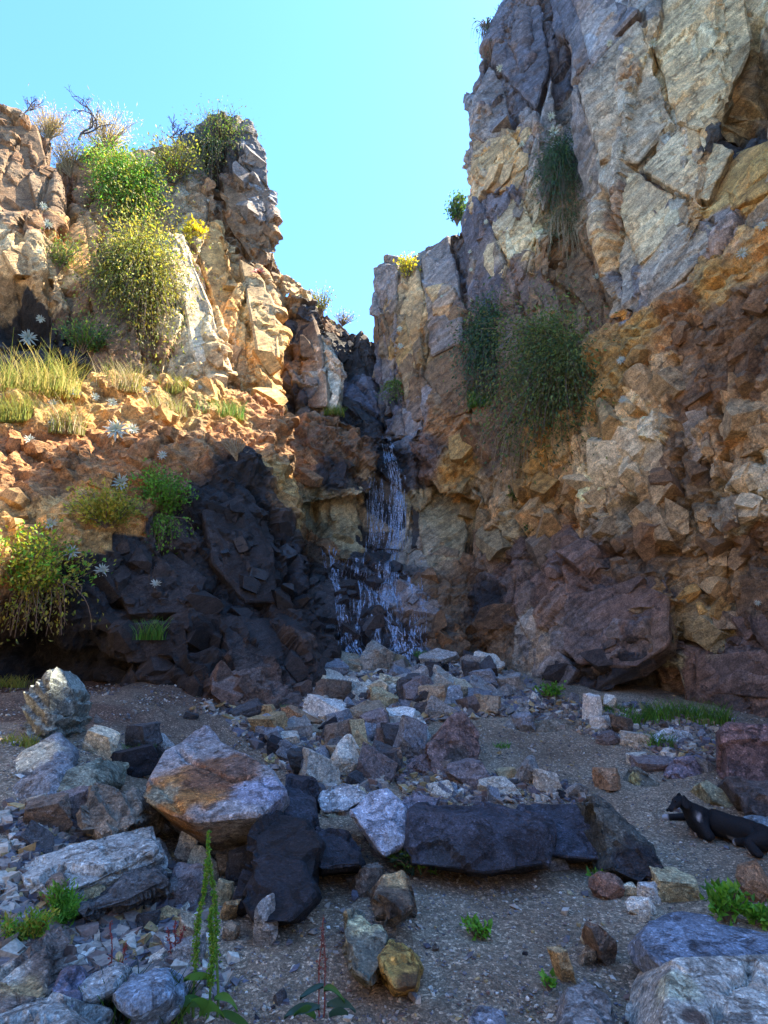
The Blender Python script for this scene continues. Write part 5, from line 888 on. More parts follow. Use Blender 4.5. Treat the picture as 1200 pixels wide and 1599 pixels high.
def shrub(name, px, py, w, h, cols, label, style='leafy', n=2600, leaf=0.07, lw=0.4, anchor='mid', depth=None, twig=None, group=None, loc=None, cat='shrub'):
    """stems leave one root, fork, and carry the leaves; 'hang' stems arch over and fall, 'grass' stems are blades"""
    SEED[0] += 1; r = np.random.default_rng(SEED[0])
    if loc is None:
        hp = cast(px, py + (-h*.34 if style == 'hang' else -h*.2 if style == 'cloud' else h*0.3 if anchor == 'mid' else (h*.5 if anchor == 'low' else -h*.35)))
        if depth is not None or hp is None: base = W(px, py+(h*.45 if style != 'hang' else -h*.35), depth or 11.5); nr = Vector((0, -1, .2))
        else: base = hp[0]; nr = hp[1]
    else: base = loc; nr = Vector((0, -.1, 1))
    s = base.y/F_PX/ (math.cos(PITCH)); Wm, Hm = (w*s, h*s) if style != 'cloud' else (w*s*1.2, h*s*1.4)
    nr = Vector((nr.x, nr.y, max(0, nr.z)*.4)); nr = nr.normalized() if nr.length > .01 else Vector((0, -1, 0))
    e = plant_root(name, base, label, cat, group)
    paths = []; LP = []; LD = []
    ns = max(8, int((26 if style != 'cloud' else 60)*(Wm+Hm))) if style != 'grass' else max(40, int(340*Wm))
    for i_ in range(ns):
        if style == 'hang':
            out_ = np.array(nr)*r.uniform(.1, .32)*min(Wm, Hm)+np.array([r.normal(0, .30)*Wm, r.normal(0, .05), r.uniform(.02, .20)*Hm]); end = out_+np.array([r.normal(0, .14)*Wm, r.normal(0, .06), -Hm*r.uniform(.25, .92)])
            u = np.linspace(0, 1, 9)[:, None]; P = 2*u*(1-u)*out_*1.1+u*u*end
        elif style == 'cloud':
            v_ = r.normal(0, 1, 3); v_ /= np.linalg.norm(v_); rad_ = r.random()**.42*float(.62+.75*max(0, .55+vnoise(np.array([v_*1.7+SEED[0]]), 6)[0]))
            end = np.array(nr)*.30*min(Wm, Hm)+np.array([0, 0, -.22*Hm])+v_*rad_*np.array([.5*Wm, .32*min(Wm, Hm), .5*Hm])
            u = np.linspace(0, 1, 7)[:, None]; P = 2*u*(1-u)*(end*.5+np.array(nr)*.12*Wm+np.array([0, 0, .16*Hm]))+u*u*end
        elif style == 'grass':
            a = r.uniform(0, 6.28); l = Hm*r.uniform(.5, 1.05); b0 = np.array([r.uniform(-.42, .42)*Wm, r.normal(0, .12)*Wm, -.03]); u = np.linspace(0, 1, 5)[:, None]
            P = b0+u*np.array([0, 0, l])+u*u*np.array([math.cos(a)*l*.45, math.sin(a)*l*.35, -l*.22*r.random()])
        else:
            th = r.uniform(0, 6.28); rr = math.sqrt(r.random())*.5; top = np.array([math.cos(th)*rr*Wm, math.sin(th)*rr*Wm*.7, Hm*(r.uniform(.45, 1.0))*(1-.5*rr*rr*2)])+np.array(nr)*.12*Wm
            u = np.linspace(0, 1, 7)[:, None]; P = u*top*np.array([1, 1, 0])+np.concatenate([0*u, 0*u, u**.8], 1)*top[2]+r.normal(0, .02, (7, 3))*Wm*u
        paths.append((P, (.006 if style == 'cloud' else .012) if style != 'grass' else .004, .003 if style != 'grass' else .001))
        if style != 'grass':
            m = max(3, int(n*(1.45 if style == 'cloud' else 1))//ns); kq = r.uniform(.15 if style == 'hang' else .3, 1, m); ii = np.clip((kq*(len(P)-1)).astype(int), 0, len(P)-2); fr = (kq*(len(P)-1)-ii)[:, None]
            spread = .045*(Wm+Hm)
            pt = P[ii]*(1-fr)+P[ii+1]*fr; LP.append(pt+r.normal(0, 1, (m, 3))*spread*(0.4+kq[:, None]*.6))
            LD.append((P[ii+1]-P[ii])/np.linalg.norm(P[ii+1]-P[ii], axis=1)[:, None]+r.normal(0, .75, (m, 3))+np.array([0, -.1, .15 if style not in ('hang', 'cloud') else -.4]))
    if style == 'grass':
        P0 = []; 
        V_, F_ = tube_np([(p, a*1.4, b) for p, a, b in paths], 3); C_ = np.repeat(pal(r, len(paths), cols), 15, 0)
        link('blades', mesh_np('blades', V_, F_, cols=C_), e, M_LEAF)
    else:
        LP = np.concatenate(LP); LD = np.concatenate(LD); m = len(LP); L = leaf*r.uniform(.6, 1.3, m)
        clump = vnoise(LP*3.0/max(.3, (Wm+Hm)/2)+SEED[0], 3); ci = pal(r, m, cols)*(1+.3*clump[:, None])
        V_, F_, C_ = leaves_np(LP, LD, L, L*lw, ci, r)
        link('foliage', mesh_np('foliage', V_, F_, cols=C_), e, M_LEAF)
        V_, F_ = tube_np(paths, 4); link('stems', mesh_np('stems', V_, F_, smooth=True), e, twig or M_TWIG)
    return e
S_ = shrub
S_('shrub', 172, 300, 105, 100, BGR+YGR, 'bright green shrub on top of left cliff below bare tree', 'cloud', n=5200, leaf=.08)
S_('hanging_shrub', 225, 330, 90, 110, YGR+BGR, 'bright yellow green shrub spilling over left cliff edge', 'cloud', n=5200, leaf=.08)
S_('shrub', 302, 372, 44, 56, YEL, 'vivid yellow leaved shrub in cleft of sunlit pillars', n=700, leaf=.10, lw=.7)
S_('shrub', 272, 245, 110, 90, OLV+YGR, 'open olive shrub with yellow tips left of dark pillar', n=1500, leaf=.075, lw=.5, depth=12.4)
S_('dry_shrub', 165, 205, 120, 70, DRYC, 'pale straw coloured dry shrub on left skyline', n=2600, leaf=.10, lw=.12, depth=12.3, twig=M_DRY)
S_('dry_shrub', 75, 190, 80, 70, DRYC+[(0.35, 0.2, 0.13)], 'reddish straw dry shrub at far left skyline', n=1800, leaf=.10, lw=.12, depth=11.4, twig=M_DRY)
S_('dry_shrub', 110, 250, 110, 90, DRYC+BRN, 'brown dry brush hanging over far left cliff', n=2400, leaf=.09, lw=.14, twig=M_DRY)
S_('shrub', 345, 218, 140, 80, OLV+GRN, 'dense olive shrub crowning the dark pillar', n=3600, leaf=.07, lw=.4, depth=13.3)
S_('hanging_shrub', 330, 265, 60, 100, OLV+DKG, 'dark green shrub hanging on shaded side of dark pillar', 'hang', n=2000, leaf=.07)
S_('hanging_shrub', 228, 475, 135, 210, YGR+OLV+[(0.30, 0.24, 0.05)], 'large golden green hanging shrub in middle of left cliff', 'cloud', n=9000, leaf=.085, lw=.4)
S_('hanging_shrub', 175, 445, 80, 130, OLV+YGR, 'dull green shrub behind large golden shrub', 'cloud', n=3200, leaf=.07)
S_('shrub', 90, 405, 62, 80, GRN+OLV, 'small round green shrub on far left rock face', n=1500, leaf=.06)
S_('shrub', 130, 535, 90, 60, DKG+GRN, 'dark green shrub in shade above sunlit ledge', n=1800, leaf=.07)
S_('grass_tuft', 60, 590, 150, 80, YGR+[(0.5, 0.42, 0.12)], 'broad golden grass clump at left end of ledge', 'grass', cat='grass')
S_('grass_tuft', 25, 640, 70, 60, YGR, 'yellow green grass clump at far left border of ledge', 'grass', cat='grass')
S_('grass_tuft', 190, 592, 80, 60, DRYC+YGR, 'dry straw grass clump in middle of ledge', 'grass', cat='grass')
S_('grass_tuft', 272, 602, 54, 40, YGR, 'small yellow green grass clump at foot of sunlit slab', 'grass', cat='grass')
S_('grass_tuft', 345, 640, 90, 34, YGR+BGR, 'low bright grass patch at right end of ledge', 'grass', cat='grass')
S_('grass_tuft', 255, 632, 80, 34, YGR+DRYC, 'low golden grass patch above white rosettes', 'grass', cat='grass')
S_('grass_tuft', 105, 655, 60, 70, YGR+DRYC, 'golden grass tuft beside rosettes on ledge', 'grass', cat='grass')
S_('shrub', 255, 790, 96, 84, GRN+BGR, 'fresh green shrub on edge of ledge above shadow', n=3400, leaf=.055, lw=.6, anchor='mid')
S_('hanging_shrub', 243, 835, 56, 70, BGR+GRN, 'green trailing shoots below fresh green shrub', 'hang', n=700, leaf=.055, lw=.6)
S_('shrub', 165, 805, 120, 66, YGR+[(0.34, 0.27, 0.05)], 'golden green shrub left of fresh green shrub', n=3000, leaf=.055, lw=.5)
S_('shrub', 40, 905, 180, 110, YGR+YGR+BGR, 'big leafy yellow green shrub at left edge in half shade', n=3600, leaf=.06, lw=.55)
S_('hanging_shrub', 60, 945, 140, 100, YGR+OLV, 'green foliage trailing under big leafy shrub', 'hang', n=1300, leaf=.055, lw=.5)
S_('grass_tuft', 235, 985, 50, 36, GRN+BGR, 'small green tuft on dark basalt', 'grass', cat='grass')
S_('dry_shrub', 370, 705, 60, 50, BRN, 'leafless grey brush in shadow at ledge end', n=160, leaf=.06, lw=.15, twig=M_DRY)
S_('shrub', 500, 470, 50, 56, YGR+OLV, 'sparse backlit shrub on skyline left of notch', n=700, leaf=.08, depth=15.5)
S_('dry_shrub', 535, 498, 56, 26, OLV+DRYC, 'wispy shrub on skyline just left of notch', n=380, leaf=.08, lw=.2, depth=16.3)
S_('hanging_shrub', 620, 612, 36, 42, GRN, 'small green plant hanging above the fall', 'hang', n=700, leaf=.06)
S_('grass_tuft', 522, 640, 40, 20, GRN+YGR, 'mossy tuft on pale block left of fall', 'grass', cat='grass')
S_('shrub', 637, 422, 36, 56, YEL+YGR, 'yellow green plant on top of right pillar', n=600, leaf=.08, lw=.5)
S_('shrub', 714, 322, 36, 70, DGB+GRN, 'blue green shrub on skyline of right wall', n=900, leaf=.09, lw=.5, depth=12.6)
S_('hanging_shrub', 885, 290, 80, 150, DKG+DGB, 'dark green shrub hanging high in right gully', 'cloud', n=5200, leaf=.07, lw=.25)
S_('dry_shrub', 893, 380, 70, 120, BRN+DKG, 'brown dead growth trailing below gully shrub', 'hang', n=1400, leaf=.08, lw=.14, twig=M_DRY)
S_('hanging_shrub', 764, 565, 78, 160, DKG+DGB, 'dark blue green hanging shrub left of big hanging shrub', 'cloud', n=5500, leaf=.075, lw=.45)
S_('hanging_shrub', 905, 600, 165, 195, DKG+OLV+[(0.13, 0.18, 0.05), (0.17, 0.22, 0.06), (0.15, 0.17, 0.06), (0.11, 0.18, 0.05)], 'biggest olive green hanging shrub on right wall', 'cloud', n=11000, leaf=.075, lw=.45)
S_('hanging_shrub', 848, 580, 70, 130, [(0.12, 0.20, 0.05), (0.09, 0.16, 0.05)], 'lighter green tuft at left of biggest hanging shrub', 'cloud', n=3000, leaf=.07, lw=.45)
S_('dry_shrub', 818, 715, 70, 130, BRN+DRYC, 'tangle of dead roots below right hanging shrubs', 'hang', n=700, leaf=.07, lw=.12, twig=M_DRY)
S_('grass_tuft', 758, 622, 64, 36, BGR+GRN, 'vivid green tuft under dark hanging shrub', 'grass', cat='grass')
S_('shrub', 800, 775, 22, 34, GRN, 'tiny green plant on fractured right wall', n=240, leaf=.05, lw=.6)
S_('shrub', 832, 828, 26, 26, GRN+DKG, 'tiny green fern low on right wall', n=240, leaf=.05, lw=.6)
S_('hanging_shrub', 760, 90, 46, 130, DGB, 'thin twigs overhanging sky from right peak', 'hang', n=160, leaf=.07, depth=11.5)
S_('grass_tuft', 655, 1022, 16, 14, BGR, 'bright green tuft at foot of fall', 'grass', cat='grass')
def GS(px, py, w, h, cols, label, style='grass', name='grass_tuft', cat='grass', **kw):
    return shrub(name, px, py, w, h, cols, label, style, loc=G(px, py), cat=cat, **kw)
for i_, (px, py, w, h) in enumerate([(995, 1130, 60, 26), (1050, 1122, 90, 34), (1110, 1128, 70, 34), (1030, 1168, 46, 30), (970, 1112, 50, 16)]):
    GS(px, py, w, h, GRN+BGR, ['low green grass behind white upright flake', 'green grass patch in middle under right wall', 'green grass patch at right behind white faced stone', 'green grass below white faced flat stone', 'thin green grass at left of wall foot patch'][i_])
GS(862, 1092, 44, 18, BGR, 'broad leaved green weed at foot of right rock', 'leafy', 'weed', 'weed', n=260, leaf=.05, lw=.7)
GS(100, 1452, 60, 50, BGR, 'bright feathery green tuft below yellow stone', 'leafy', 'weed', 'weed', n=1500, leaf=.03, lw=.3)
GS(45, 1478, 70, 34, BGR+YGR, 'bright green tuft at left edge above dark strata', 'leafy', 'weed', 'weed', n=1300, leaf=.028, lw=.3)
GS(745, 1466, 36, 20, BGR, 'lone little green weed on open gravel', 'leafy', 'weed', 'weed', n=120, leaf=.035, lw=.6)
GS(1135, 1440, 60, 44, BGR, 'leafy green weed before slate blue slab at right', 'leafy', 'weed', 'weed', n=320, leaf=.05, lw=.6)
GS(1185, 1448, 50, 24, BGR, 'leafy weed at right edge by slate slab', 'leafy', 'weed', 'weed', n=200, leaf=.045, lw=.6)
GS(660, 1368, 90, 30, DGB+GRN, 'dark green weed at left end of long beam', 'leafy', 'weed', 'weed', n=200, leaf=.07, lw=.25)
GS(935, 1378, 24, 14, BGR, 'tiny green weed under triangular slab', 'leafy', 'weed', 'weed', n=70, leaf=.03, lw=.6)
GS(1010, 1590, 50, 16, GRN, 'small green weed left of pale corner boulder', 'leafy', 'weed', 'weed', n=80, leaf=.035, lw=.6)
GS(858, 1548, 18, 16, BGR, 'tiny green sprout above grey brown slab', 'leafy', 'weed', 'weed', n=40, leaf=.03, lw=.6)
GS(785, 1168, 24, 14, BGR, 'tiny green sprout near pitted boulder', 'grass')
GS(215, 1176, 50, 20, GRN, 'green blades by dark blue stone', 'grass')
GS(30, 1160, 60, 20, YGR, 'short yellow green grass beside leaning slab', 'grass')
GS(15, 1075, 60, 24, YGR, 'thin pale grass at far left before overhang', 'grass')
GS(450, 1110, 20, 14, GRN, 'tiny green tuft at foot of basalt', 'grass')
GS(345, 1330, 30, 10, GRN, 'short blades under rust stained boulder', 'grass')
GS(215, 1596, 150, 70, DGB+GRN, 'dark blue green grass clump at bottom left', 'grass')
GS(150, 1600, 90, 60, DGB, 'dark narrow blades beside corner rock', 'grass')

# tall dock weeds, red weeds
def dock(label, stalks, leaves, cols, stem, seedcols, seedn=900):
    base = G(*stalks[0][0]); e = plant_root('weed', base, label, 'weed'); r = np.random.default_rng(len(label)); paths = []; LP = []; LD = []
    for (b, t, wob) in stalks:
        g = G(*b); top = W(t[0], t[1], g.y-.03); u = np.linspace(0, 1, 14)[:, None]
        P = np.array(g-base)*(1-u)+np.array(top-base)*u+np.concatenate([np.sin(u*5)*wob+np.sin(u*11+1)*wob*.4, u*0, u*0], 1); paths.append((P, .006 if stem is not M_REDST else .0032, .0015))
        kq = r.uniform(.3, 1, seedn); kq = np.where(vnoise(np.stack([kq*26, kq*0, kq*0], 1), 4)*.5+.5 > r.random(seedn)*.9, kq, np.minimum(1, kq+.02)); ii = np.clip((kq*13).astype(int), 0, 12); fr = (kq*13-ii)[:, None]
        LP.append(P[ii]*(1-fr)+P[ii+1]*fr+r.normal(0, .007, (seedn, 3))*(1.25-kq[:, None])); LD.append(r.normal(0, 1, (seedn, 3))+np.array([0, 0, .4]))
    for lp_, ld_, pt_ in zip(LP, LD, paths):
        L = r.uniform(.006, .014, len(lp_)); V_, F_, C_ = leaves_np(lp_, ld_, L, L*.7, pal(r, len(lp_), seedcols), r); link('seed_head', mesh_np('seed_head', V_, F_, cols=C_), e, M_LEAF)
        V_, F_ = tube_np([pt_], 5); link('stem', mesh_np('stem', V_, F_, smooth=True), e, stem)
    for (px, py, ang, ln, c) in leaves:
        g = W(px, py, base.y-.02)-base; d = Vector((math.cos(ang), -.45, math.sin(ang))).normalized(); sd = d.cross(Vector((0, -1, .3))).normalized(); nu = 9; V_ = []; F_ = []
        for q in range(nu):
            u = q/(nu-1); wv = ln*.12*math.sin(math.pi*min(1, u*.92+.06))**.8*(1+.15*math.sin(u*25)); c0 = g+d*ln*u+Vector((0, 0, -ln*.45*u*u))+sd*ln*.06*math.sin(u*4+px)
            V_ += [c0+sd*wv+Vector((0, 0, .012)), c0, c0-sd*wv+Vector((0, 0, .012))]
            if q: a = (q-1)*3; F_ += [[a, a+1, a+4, a+3], [a+1, a+2, a+5, a+4]]
        link('leaf', mesh_np('leaf', [tuple(v) for v in V_], F_, smooth=True, cols=np.tile(np.array(c), (len(V_), 1))), e, M_LEAF)
LG = (0.10, 0.26, 0.06); LG2 = (0.06, 0.17, 0.05); LY = (0.42, 0.22, 0.06); LB = (0.04, 0.10, 0.09)
dock('tall green dock weed with two seed stalks at bottom left', [((338, 1590), (331, 1300), .012), ((304, 1590), (317, 1345), -.012), ((322, 1594), (336, 1420), .01)],
     [(300, 1580, 2.2, .20, LG), (310, 1585, .7, .17, LG), (325, 1570, 2.6, .17, LG2), (315, 1590, 1.6, .22, LG), (335, 1560, .3, .12, LG), (290, 1590, 2.9, .2, LG2), (345, 1590, .5, .16, LG2), (285, 1590, 2.4, .16, LY), (330, 1530, 2.5, .13, LG)], None, M_GREENST, BGR+[(0.2, 0.3, 0.05)])
dock('red stemmed weed with dark leaves at bottom center', [((505, 1590), (508, 1432), .006), ((500, 1590), (500, 1452), -.006)],
     [(500, 1575, 2.7, .16, LB), (510, 1570, .5, .15, LB), (495, 1590, 2.3, .14, LG2), (515, 1590, .9, .14, LB), (505, 1545, 2.8, .10, LB), (506, 1550, .4, .1, LG2)], None, M_REDST, [(0.20, 0.07, 0.06), (0.14, 0.06, 0.05)], 60)
dock('thin red weed left of tall dock', [((272, 1500), (275, 1442), .004), ((270, 1500), (290, 1448), .004), ((268, 1505), (264, 1450), .004)], [(270, 1505, 2.4, .06, LG2)], None, M_REDST, [(0.28, 0.06, 0.06)], 60)
dock('thin red weed with bare twigs at lower left', [((172, 1530), (176, 1440), .006), ((180, 1530), (200, 1475), .004)], [(175, 1530, 2.4, .07, LB)], None, M_REDST, [(0.28, 0.06, 0.06)], 36)
dock('thin red weed at left end of long beam', [((610, 1345), (604, 1275), .006), ((614, 1345), (622, 1290), .006)], [(612, 1345, .5, .09, LB)], None, M_REDST, [(0.24, 0.07, 0.06)], 50)

# bare trees on the skyline
def bare_tree(px, py, hpx, Yd, lean, label, seed):
    base = W(px, py, Yd); H = hpx*Yd/F_PX*1.25; r = random.Random(seed); e = plant_root('bare_tree', base-Vector((0, 0, .25)), label, 'tree'); tr = []; br = []
    def grow(p, d, L, rad, dep, lst):
        P = [p]; 
        for _ in range(5):
            d = (d+Vector((r.gauss(0, .2), r.gauss(0, .2), r.gauss(.03, .14)))).normalized(); P.append(P[-1]+d*L/5)
        lst.append(([tuple(q) for q in P], rad, rad*.55))
        if dep > 0:
            for _ in range(3 if dep > 2 else 2):
                dd = (d+Vector((r.gauss(0, .6), r.gauss(0, .5), r.gauss(.25, .3)))).normalized(); grow(P[r.choice((2, 3, 4, 5))], dd, L*r.uniform(.55, .75), rad*.68, dep-1, br)
    grow(Vector((0, 0, 0)), Vector((lean, 0, 1)).normalized(), H*.42, H*.022, 5, tr)
    V_, F_ = tube_np(tr, 6); link('trunk', mesh_np('trunk', V_, F_, smooth=True), e, M_BARE); V_, F_ = tube_np(br, 4); link('branches', mesh_np('branches', V_, F_, smooth=True), e, M_BARE)
bare_tree(126, 205, 92, 11.6, -.15, 'bare forked tree standing on left skyline', 3)
bare_tree(34, 168, 62, 10.6, -.3, 'small bare tree leaning at far left skyline', 8)
bare_tree(275, 212, 80, 12.2, -.2, 'bare branching tree on skyline beside dark pillar', 12)
bare_tree(338, 195, 46, 12.9, .3, 'low bare twigs on top of dark pillar', 17)
bare_tree(805, 20, 60, 11.6, -.9, 'bare twigs leaning from top of right peak', 21)

# ------------------------------------------------------------------ white rosette succulents
def rosette_mesh(seed, c0, c1, up):
    r = np.random.default_rng(seed); V_ = []; F_ = []; C_ = []
    for ring, (n, el, ln) in enumerate(((10, .22+up, 1.0), (10, .5+up, .92), (8, .8+up, .75), (6, 1.1, .52), (4, 1.35, .3))):
        for i_ in range(n):
            a = 2*math.pi*(i_+ring*.5)/n+r.normal(0, .12); e_ = el+r.normal(0, .1); L = ln*.5*r.uniform(.85, 1.12)
            d = np.array([math.cos(a)*math.cos(e_), math.sin(a)*math.cos(e_), math.sin(e_)]); s = np.array([-math.sin(a), math.cos(a), 0]); u = np.cross(d, s)*-1
            b = len(V_); w_ = .095*ln**.5
            for q, wv, lift in ((0.02, .35, 0), (.4, .9, -.02), (.72, .75, .01), (1.0, .05, .06)):
                V_ += [d*L*q+s*w_*wv*.5+u*(lift+.03*wv), d*L*q+u*lift-u*.02*wv, d*L*q-s*w_*wv*.5+u*(lift+.03*wv)]
            F_ += [[b+3*k_+x, b+3*k_+x+1, b+3*k_+x+4, b+3*k_+x+3] for k_ in range(3) for x in (0, 1)]
            cc = np.array(c0)*(1-ring/5)+np.array(c1)*(ring/5); C_ += [cc*r.uniform(.85, 1.1)]*12
    return mesh_np('rosette', np.array(V_), F_, smooth=True, cols=np.clip(np.array(C_), 0, .9))
RM = [rosette_mesh(s, (0.42, 0.45, 0.40), (0.33, 0.42, 0.36), .0+.12*s) for s in range(3)]; RM_RED = rosette_mesh(9, (0.34, 0.10, 0.08), (0.45, 0.25, 0.2), .2)
ROS = [(45, 523, 26, 'on far left rock above golden grass'), (68, 320, 17, 'high on far left rock face'), (75, 350, 16, 'just below the high far left rosette'), (62, 392, 14, 'left of small round shrub'), (64, 495, 18, 'in shadow of far left hollow'), (120, 612, 22, 'right of golden grass clump'),
 (84, 628, 18, 'below golden grass clump'), (45, 684, 24, 'near left border of red ledge'), (83, 658, 20, 'on red ledge below golden grass'), (183, 665, 44, 'biggest of all on red ledge'), (207, 668, 26, 'touching right side of biggest rosette'), (188, 748, 38, 'second biggest lower on red ledge'),
 (254, 708, 20, 'on red rock right of the biggest'), (175, 626, 24, 'above the biggest on ledge'), (230, 606, 20, 'at foot of straw grass clump'), (112, 858, 24, 'on top of big leafy shrub'), (160, 885, 30, 'blue in shade right of leafy shrub'), (244, 909, 22, 'lone blue on dark basalt'),
 (313, 603, 12, 'tiny at foot of sunlit slab'), (368, 553, 15, 'in cleft of sunlit pillars'), (80, 815, 22, 'on orange ledge left of golden shrub'), (212, 600, 16, 'small among straw grass'), (148, 618, 16, 'small between grass clumps'),
 (865, 205, 20, 'in right gully, upper of the line'), (869, 228, 20, 'in right gully, lower of the line'), (861, 180, 17, 'in right gully, top of the line'), (815, 225, 12, 'on buttress left of right gully'), (625, 512, 13, 'on edge of right pillar, upper one'), (626, 538, 18, 'on edge of right pillar, lower one'),
 (735, 392, 10, 'dot in crack of right wall, upper one'), (736, 420, 9, 'dot in crack of right wall, middle one'), (737, 466, 13, 'dot in crack of right wall, lower one'), (931, 430, 19, 'beside foot of pale slab'), (972, 560, 19, 'right of biggest hanging shrub'), (974, 622, 19, 'below the one right of biggest shrub'),
 (1160, 393, 20, 'on orange band at far right'), (1191, 350, 17, 'at far right border on pale slab foot'), (1019, 66, 14, 'high on pale slab'), (782, 105, 13, 'near peak of right buttress'), (952, 66, 13, 'high at left of pale slab'), (690, 462, 8, 'tiny on face of right pillar'), (1185, 940, 14, 'low at far right on mauve rock'), (760, 345, 10, 'small at base of buttress')]
for i_, (px, py, sz, where) in enumerate(ROS):
    h = cast(px, py+sz*.2)
    if not h: continue
    o = bpy.data.objects.new('rosette_succulent', RM[i_ % 3]); COL.objects.link(o); s = sz*random.Random(i_).uniform(.65, .98)*h[2]/F_PX*.95
    if not RM[i_ % 3].materials: RM[i_ % 3].materials.append(M_ROS)
    n_ = (Vector(h[1])*.35-ray(px, py).normalized()*.75+Vector((0, 0, .35))).normalized()
    o.rotation_euler = (n_.to_track_quat('Z', 'Y') @ Euler((0, 0, i_*1.3)).to_quaternion()).to_euler(); o.scale = (s, s, s); o.location = h[0]+n_*s*.12-ray(px, py).normalized()*s*.15
    tag(o, 'white rosette succulent ' + where, 'succulent', 'white rosette succulents on the cliffs')
h = cast(405, 432)
if h:
    o = link('rosette_succulent', RM_RED, mat=M_ROS); s = .42; o.scale = (s, s, s); o.location = h[0]+Vector((0, -.06, .04)); o.rotation_euler = (.7, 0, 0); tag(o, 'red rosette succulent below dark pillar', 'succulent')
# ------------------------------------------------------------------ water running down the rock
wm, t, b = newmat('running_water'); k = NB(t); n = k.n('ShaderNodeTexNoise', i_Scale=26.0, i_Detail=4.0, i_Roughness=0.65); k.l(k.n('ShaderNodeTexCoord').outputs['Object'], n.inputs['Vector'])
b.inputs['Base Color'].default_value = (0.46, 0.54, 0.70, 1); b.inputs['Roughness'].default_value = 0.12; b.inputs['IOR'].default_value = 1.33; b.inputs['Specular IOR Level'].default_value = 0.9
k.l(k.ramp(n.outputs[0], [(0.38, 0.75), (0.66, 0.2)]), b.inputs['Transmission Weight'])
bp = k.n('ShaderNodeBump', i_Strength=0.8, i_Distance=0.02); k.l(n.outputs[0], bp.inputs['Height']); k.l(bp.outputs[0], b.inputs['Normal'])
RWt = random.Random(77); Vw_, Fw_ = [], []
def trickle(path, wpx, gap=0.25):
    pts = []
    for (x0, y0), (x1, y1) in zip(path[:-1], path[1:]):
        m = max(2, int(abs(y1-y0)/3.0))
        for q in range(m): pts.append((x0+(x1-x0)*q/m, y0+(y1-y0)*q/m))
    prev = None; ph = RWt.uniform(0, 9)
    for q, (px, py) in enumerate(pts):
        px += 1.0*math.sin(q*.3+ph)+RWt.gauss(0, .35); h = cast(px, py)
        on = math.sin(q*.37+ph*3)+math.sin(q*.93+ph)*.7 > -1.2+gap*2
        if not h or not on: prev = None; continue
        nr = (Vector(h[1])-ray(px, py).normalized()).normalized(); wv = wpx*(.85+.4*math.sin(q*.8+ph))*h[0].y/F_PX*.5
        c = h[0]+nr*.012; sd = RT*wv; a = len(Vw_)
        Vw_.extend([tuple(c-sd), tuple(c+nr*.008), tuple(c+sd)])
        if prev is not None and (Vector(Vw_[prev+1])-c).length < .45: Fw_.extend([[prev, prev+1, a+1, a], [prev+1, prev+2, a+2, a+1]])
        prev = a
MAIN = [(604, 684), (610, 715), (618, 750), (622, 790), (616, 830), (610, 870), (608, 910), (600, 950)]
for q in range(24): trickle([(x+(q-11.5)*.7+RWt.gauss(0, 1.5), y+RWt.gauss(0, 5)) for x, y in MAIN], RWt.uniform(.4, 1.2), .12)
for q in range(60):
    x = RWt.uniform(574, 634); trickle([(x, RWt.uniform(730, 800)), (x+RWt.gauss(0, 2), RWt.uniform(840, 880))], RWt.uniform(.4, 1.0), .2)
for P_ in ([(596, 880), (592, 940), (590, 1000), (600, 1035)], [(560, 870), (562, 930), (556, 1000)], [(615, 890), (625, 960), (612, 1030)], [(630, 900), (650, 930), (664, 952)], [(532, 870), (530, 930), (540, 1000), (560, 1030)], [(576, 905), (580, 960), (585, 980)], [(650, 960), (654, 990), (652, 1020)], [(515, 860), (522, 900), (528, 920)], [(600, 960), (625, 1000), (632, 1038)], [(545, 985), (548, 1020)], [(640, 985), (662, 1015), (690, 1020)]):
    for q in range(9): trickle([(x+RWt.gauss(0, 6), y+RWt.gauss(0, 4)) for x, y in P_], RWt.uniform(.5, 1.6), .25)
for q in range(46):
    x, y = RWt.uniform(520, 670), RWt.uniform(870, 960); trickle([(x, y), (x+RWt.gauss(0, 6), y+RWt.uniform(30, 90))], RWt.uniform(.4, 1.2), .25)
for q in range(90):
    x, y = RWt.uniform(530, 665), RWt.uniform(975, 1038); trickle([(x, y), (x+RWt.gauss(0, 3), y+RWt.uniform(8, 22))], RWt.uniform(.8, 3), .2)
wf = link('waterfall', mesh_np('waterfall', Vw_, Fw_, smooth=True), mat=wm); tag(wf, 'thin bluish white waterfall trickling down the dark cleft', kind='structure')

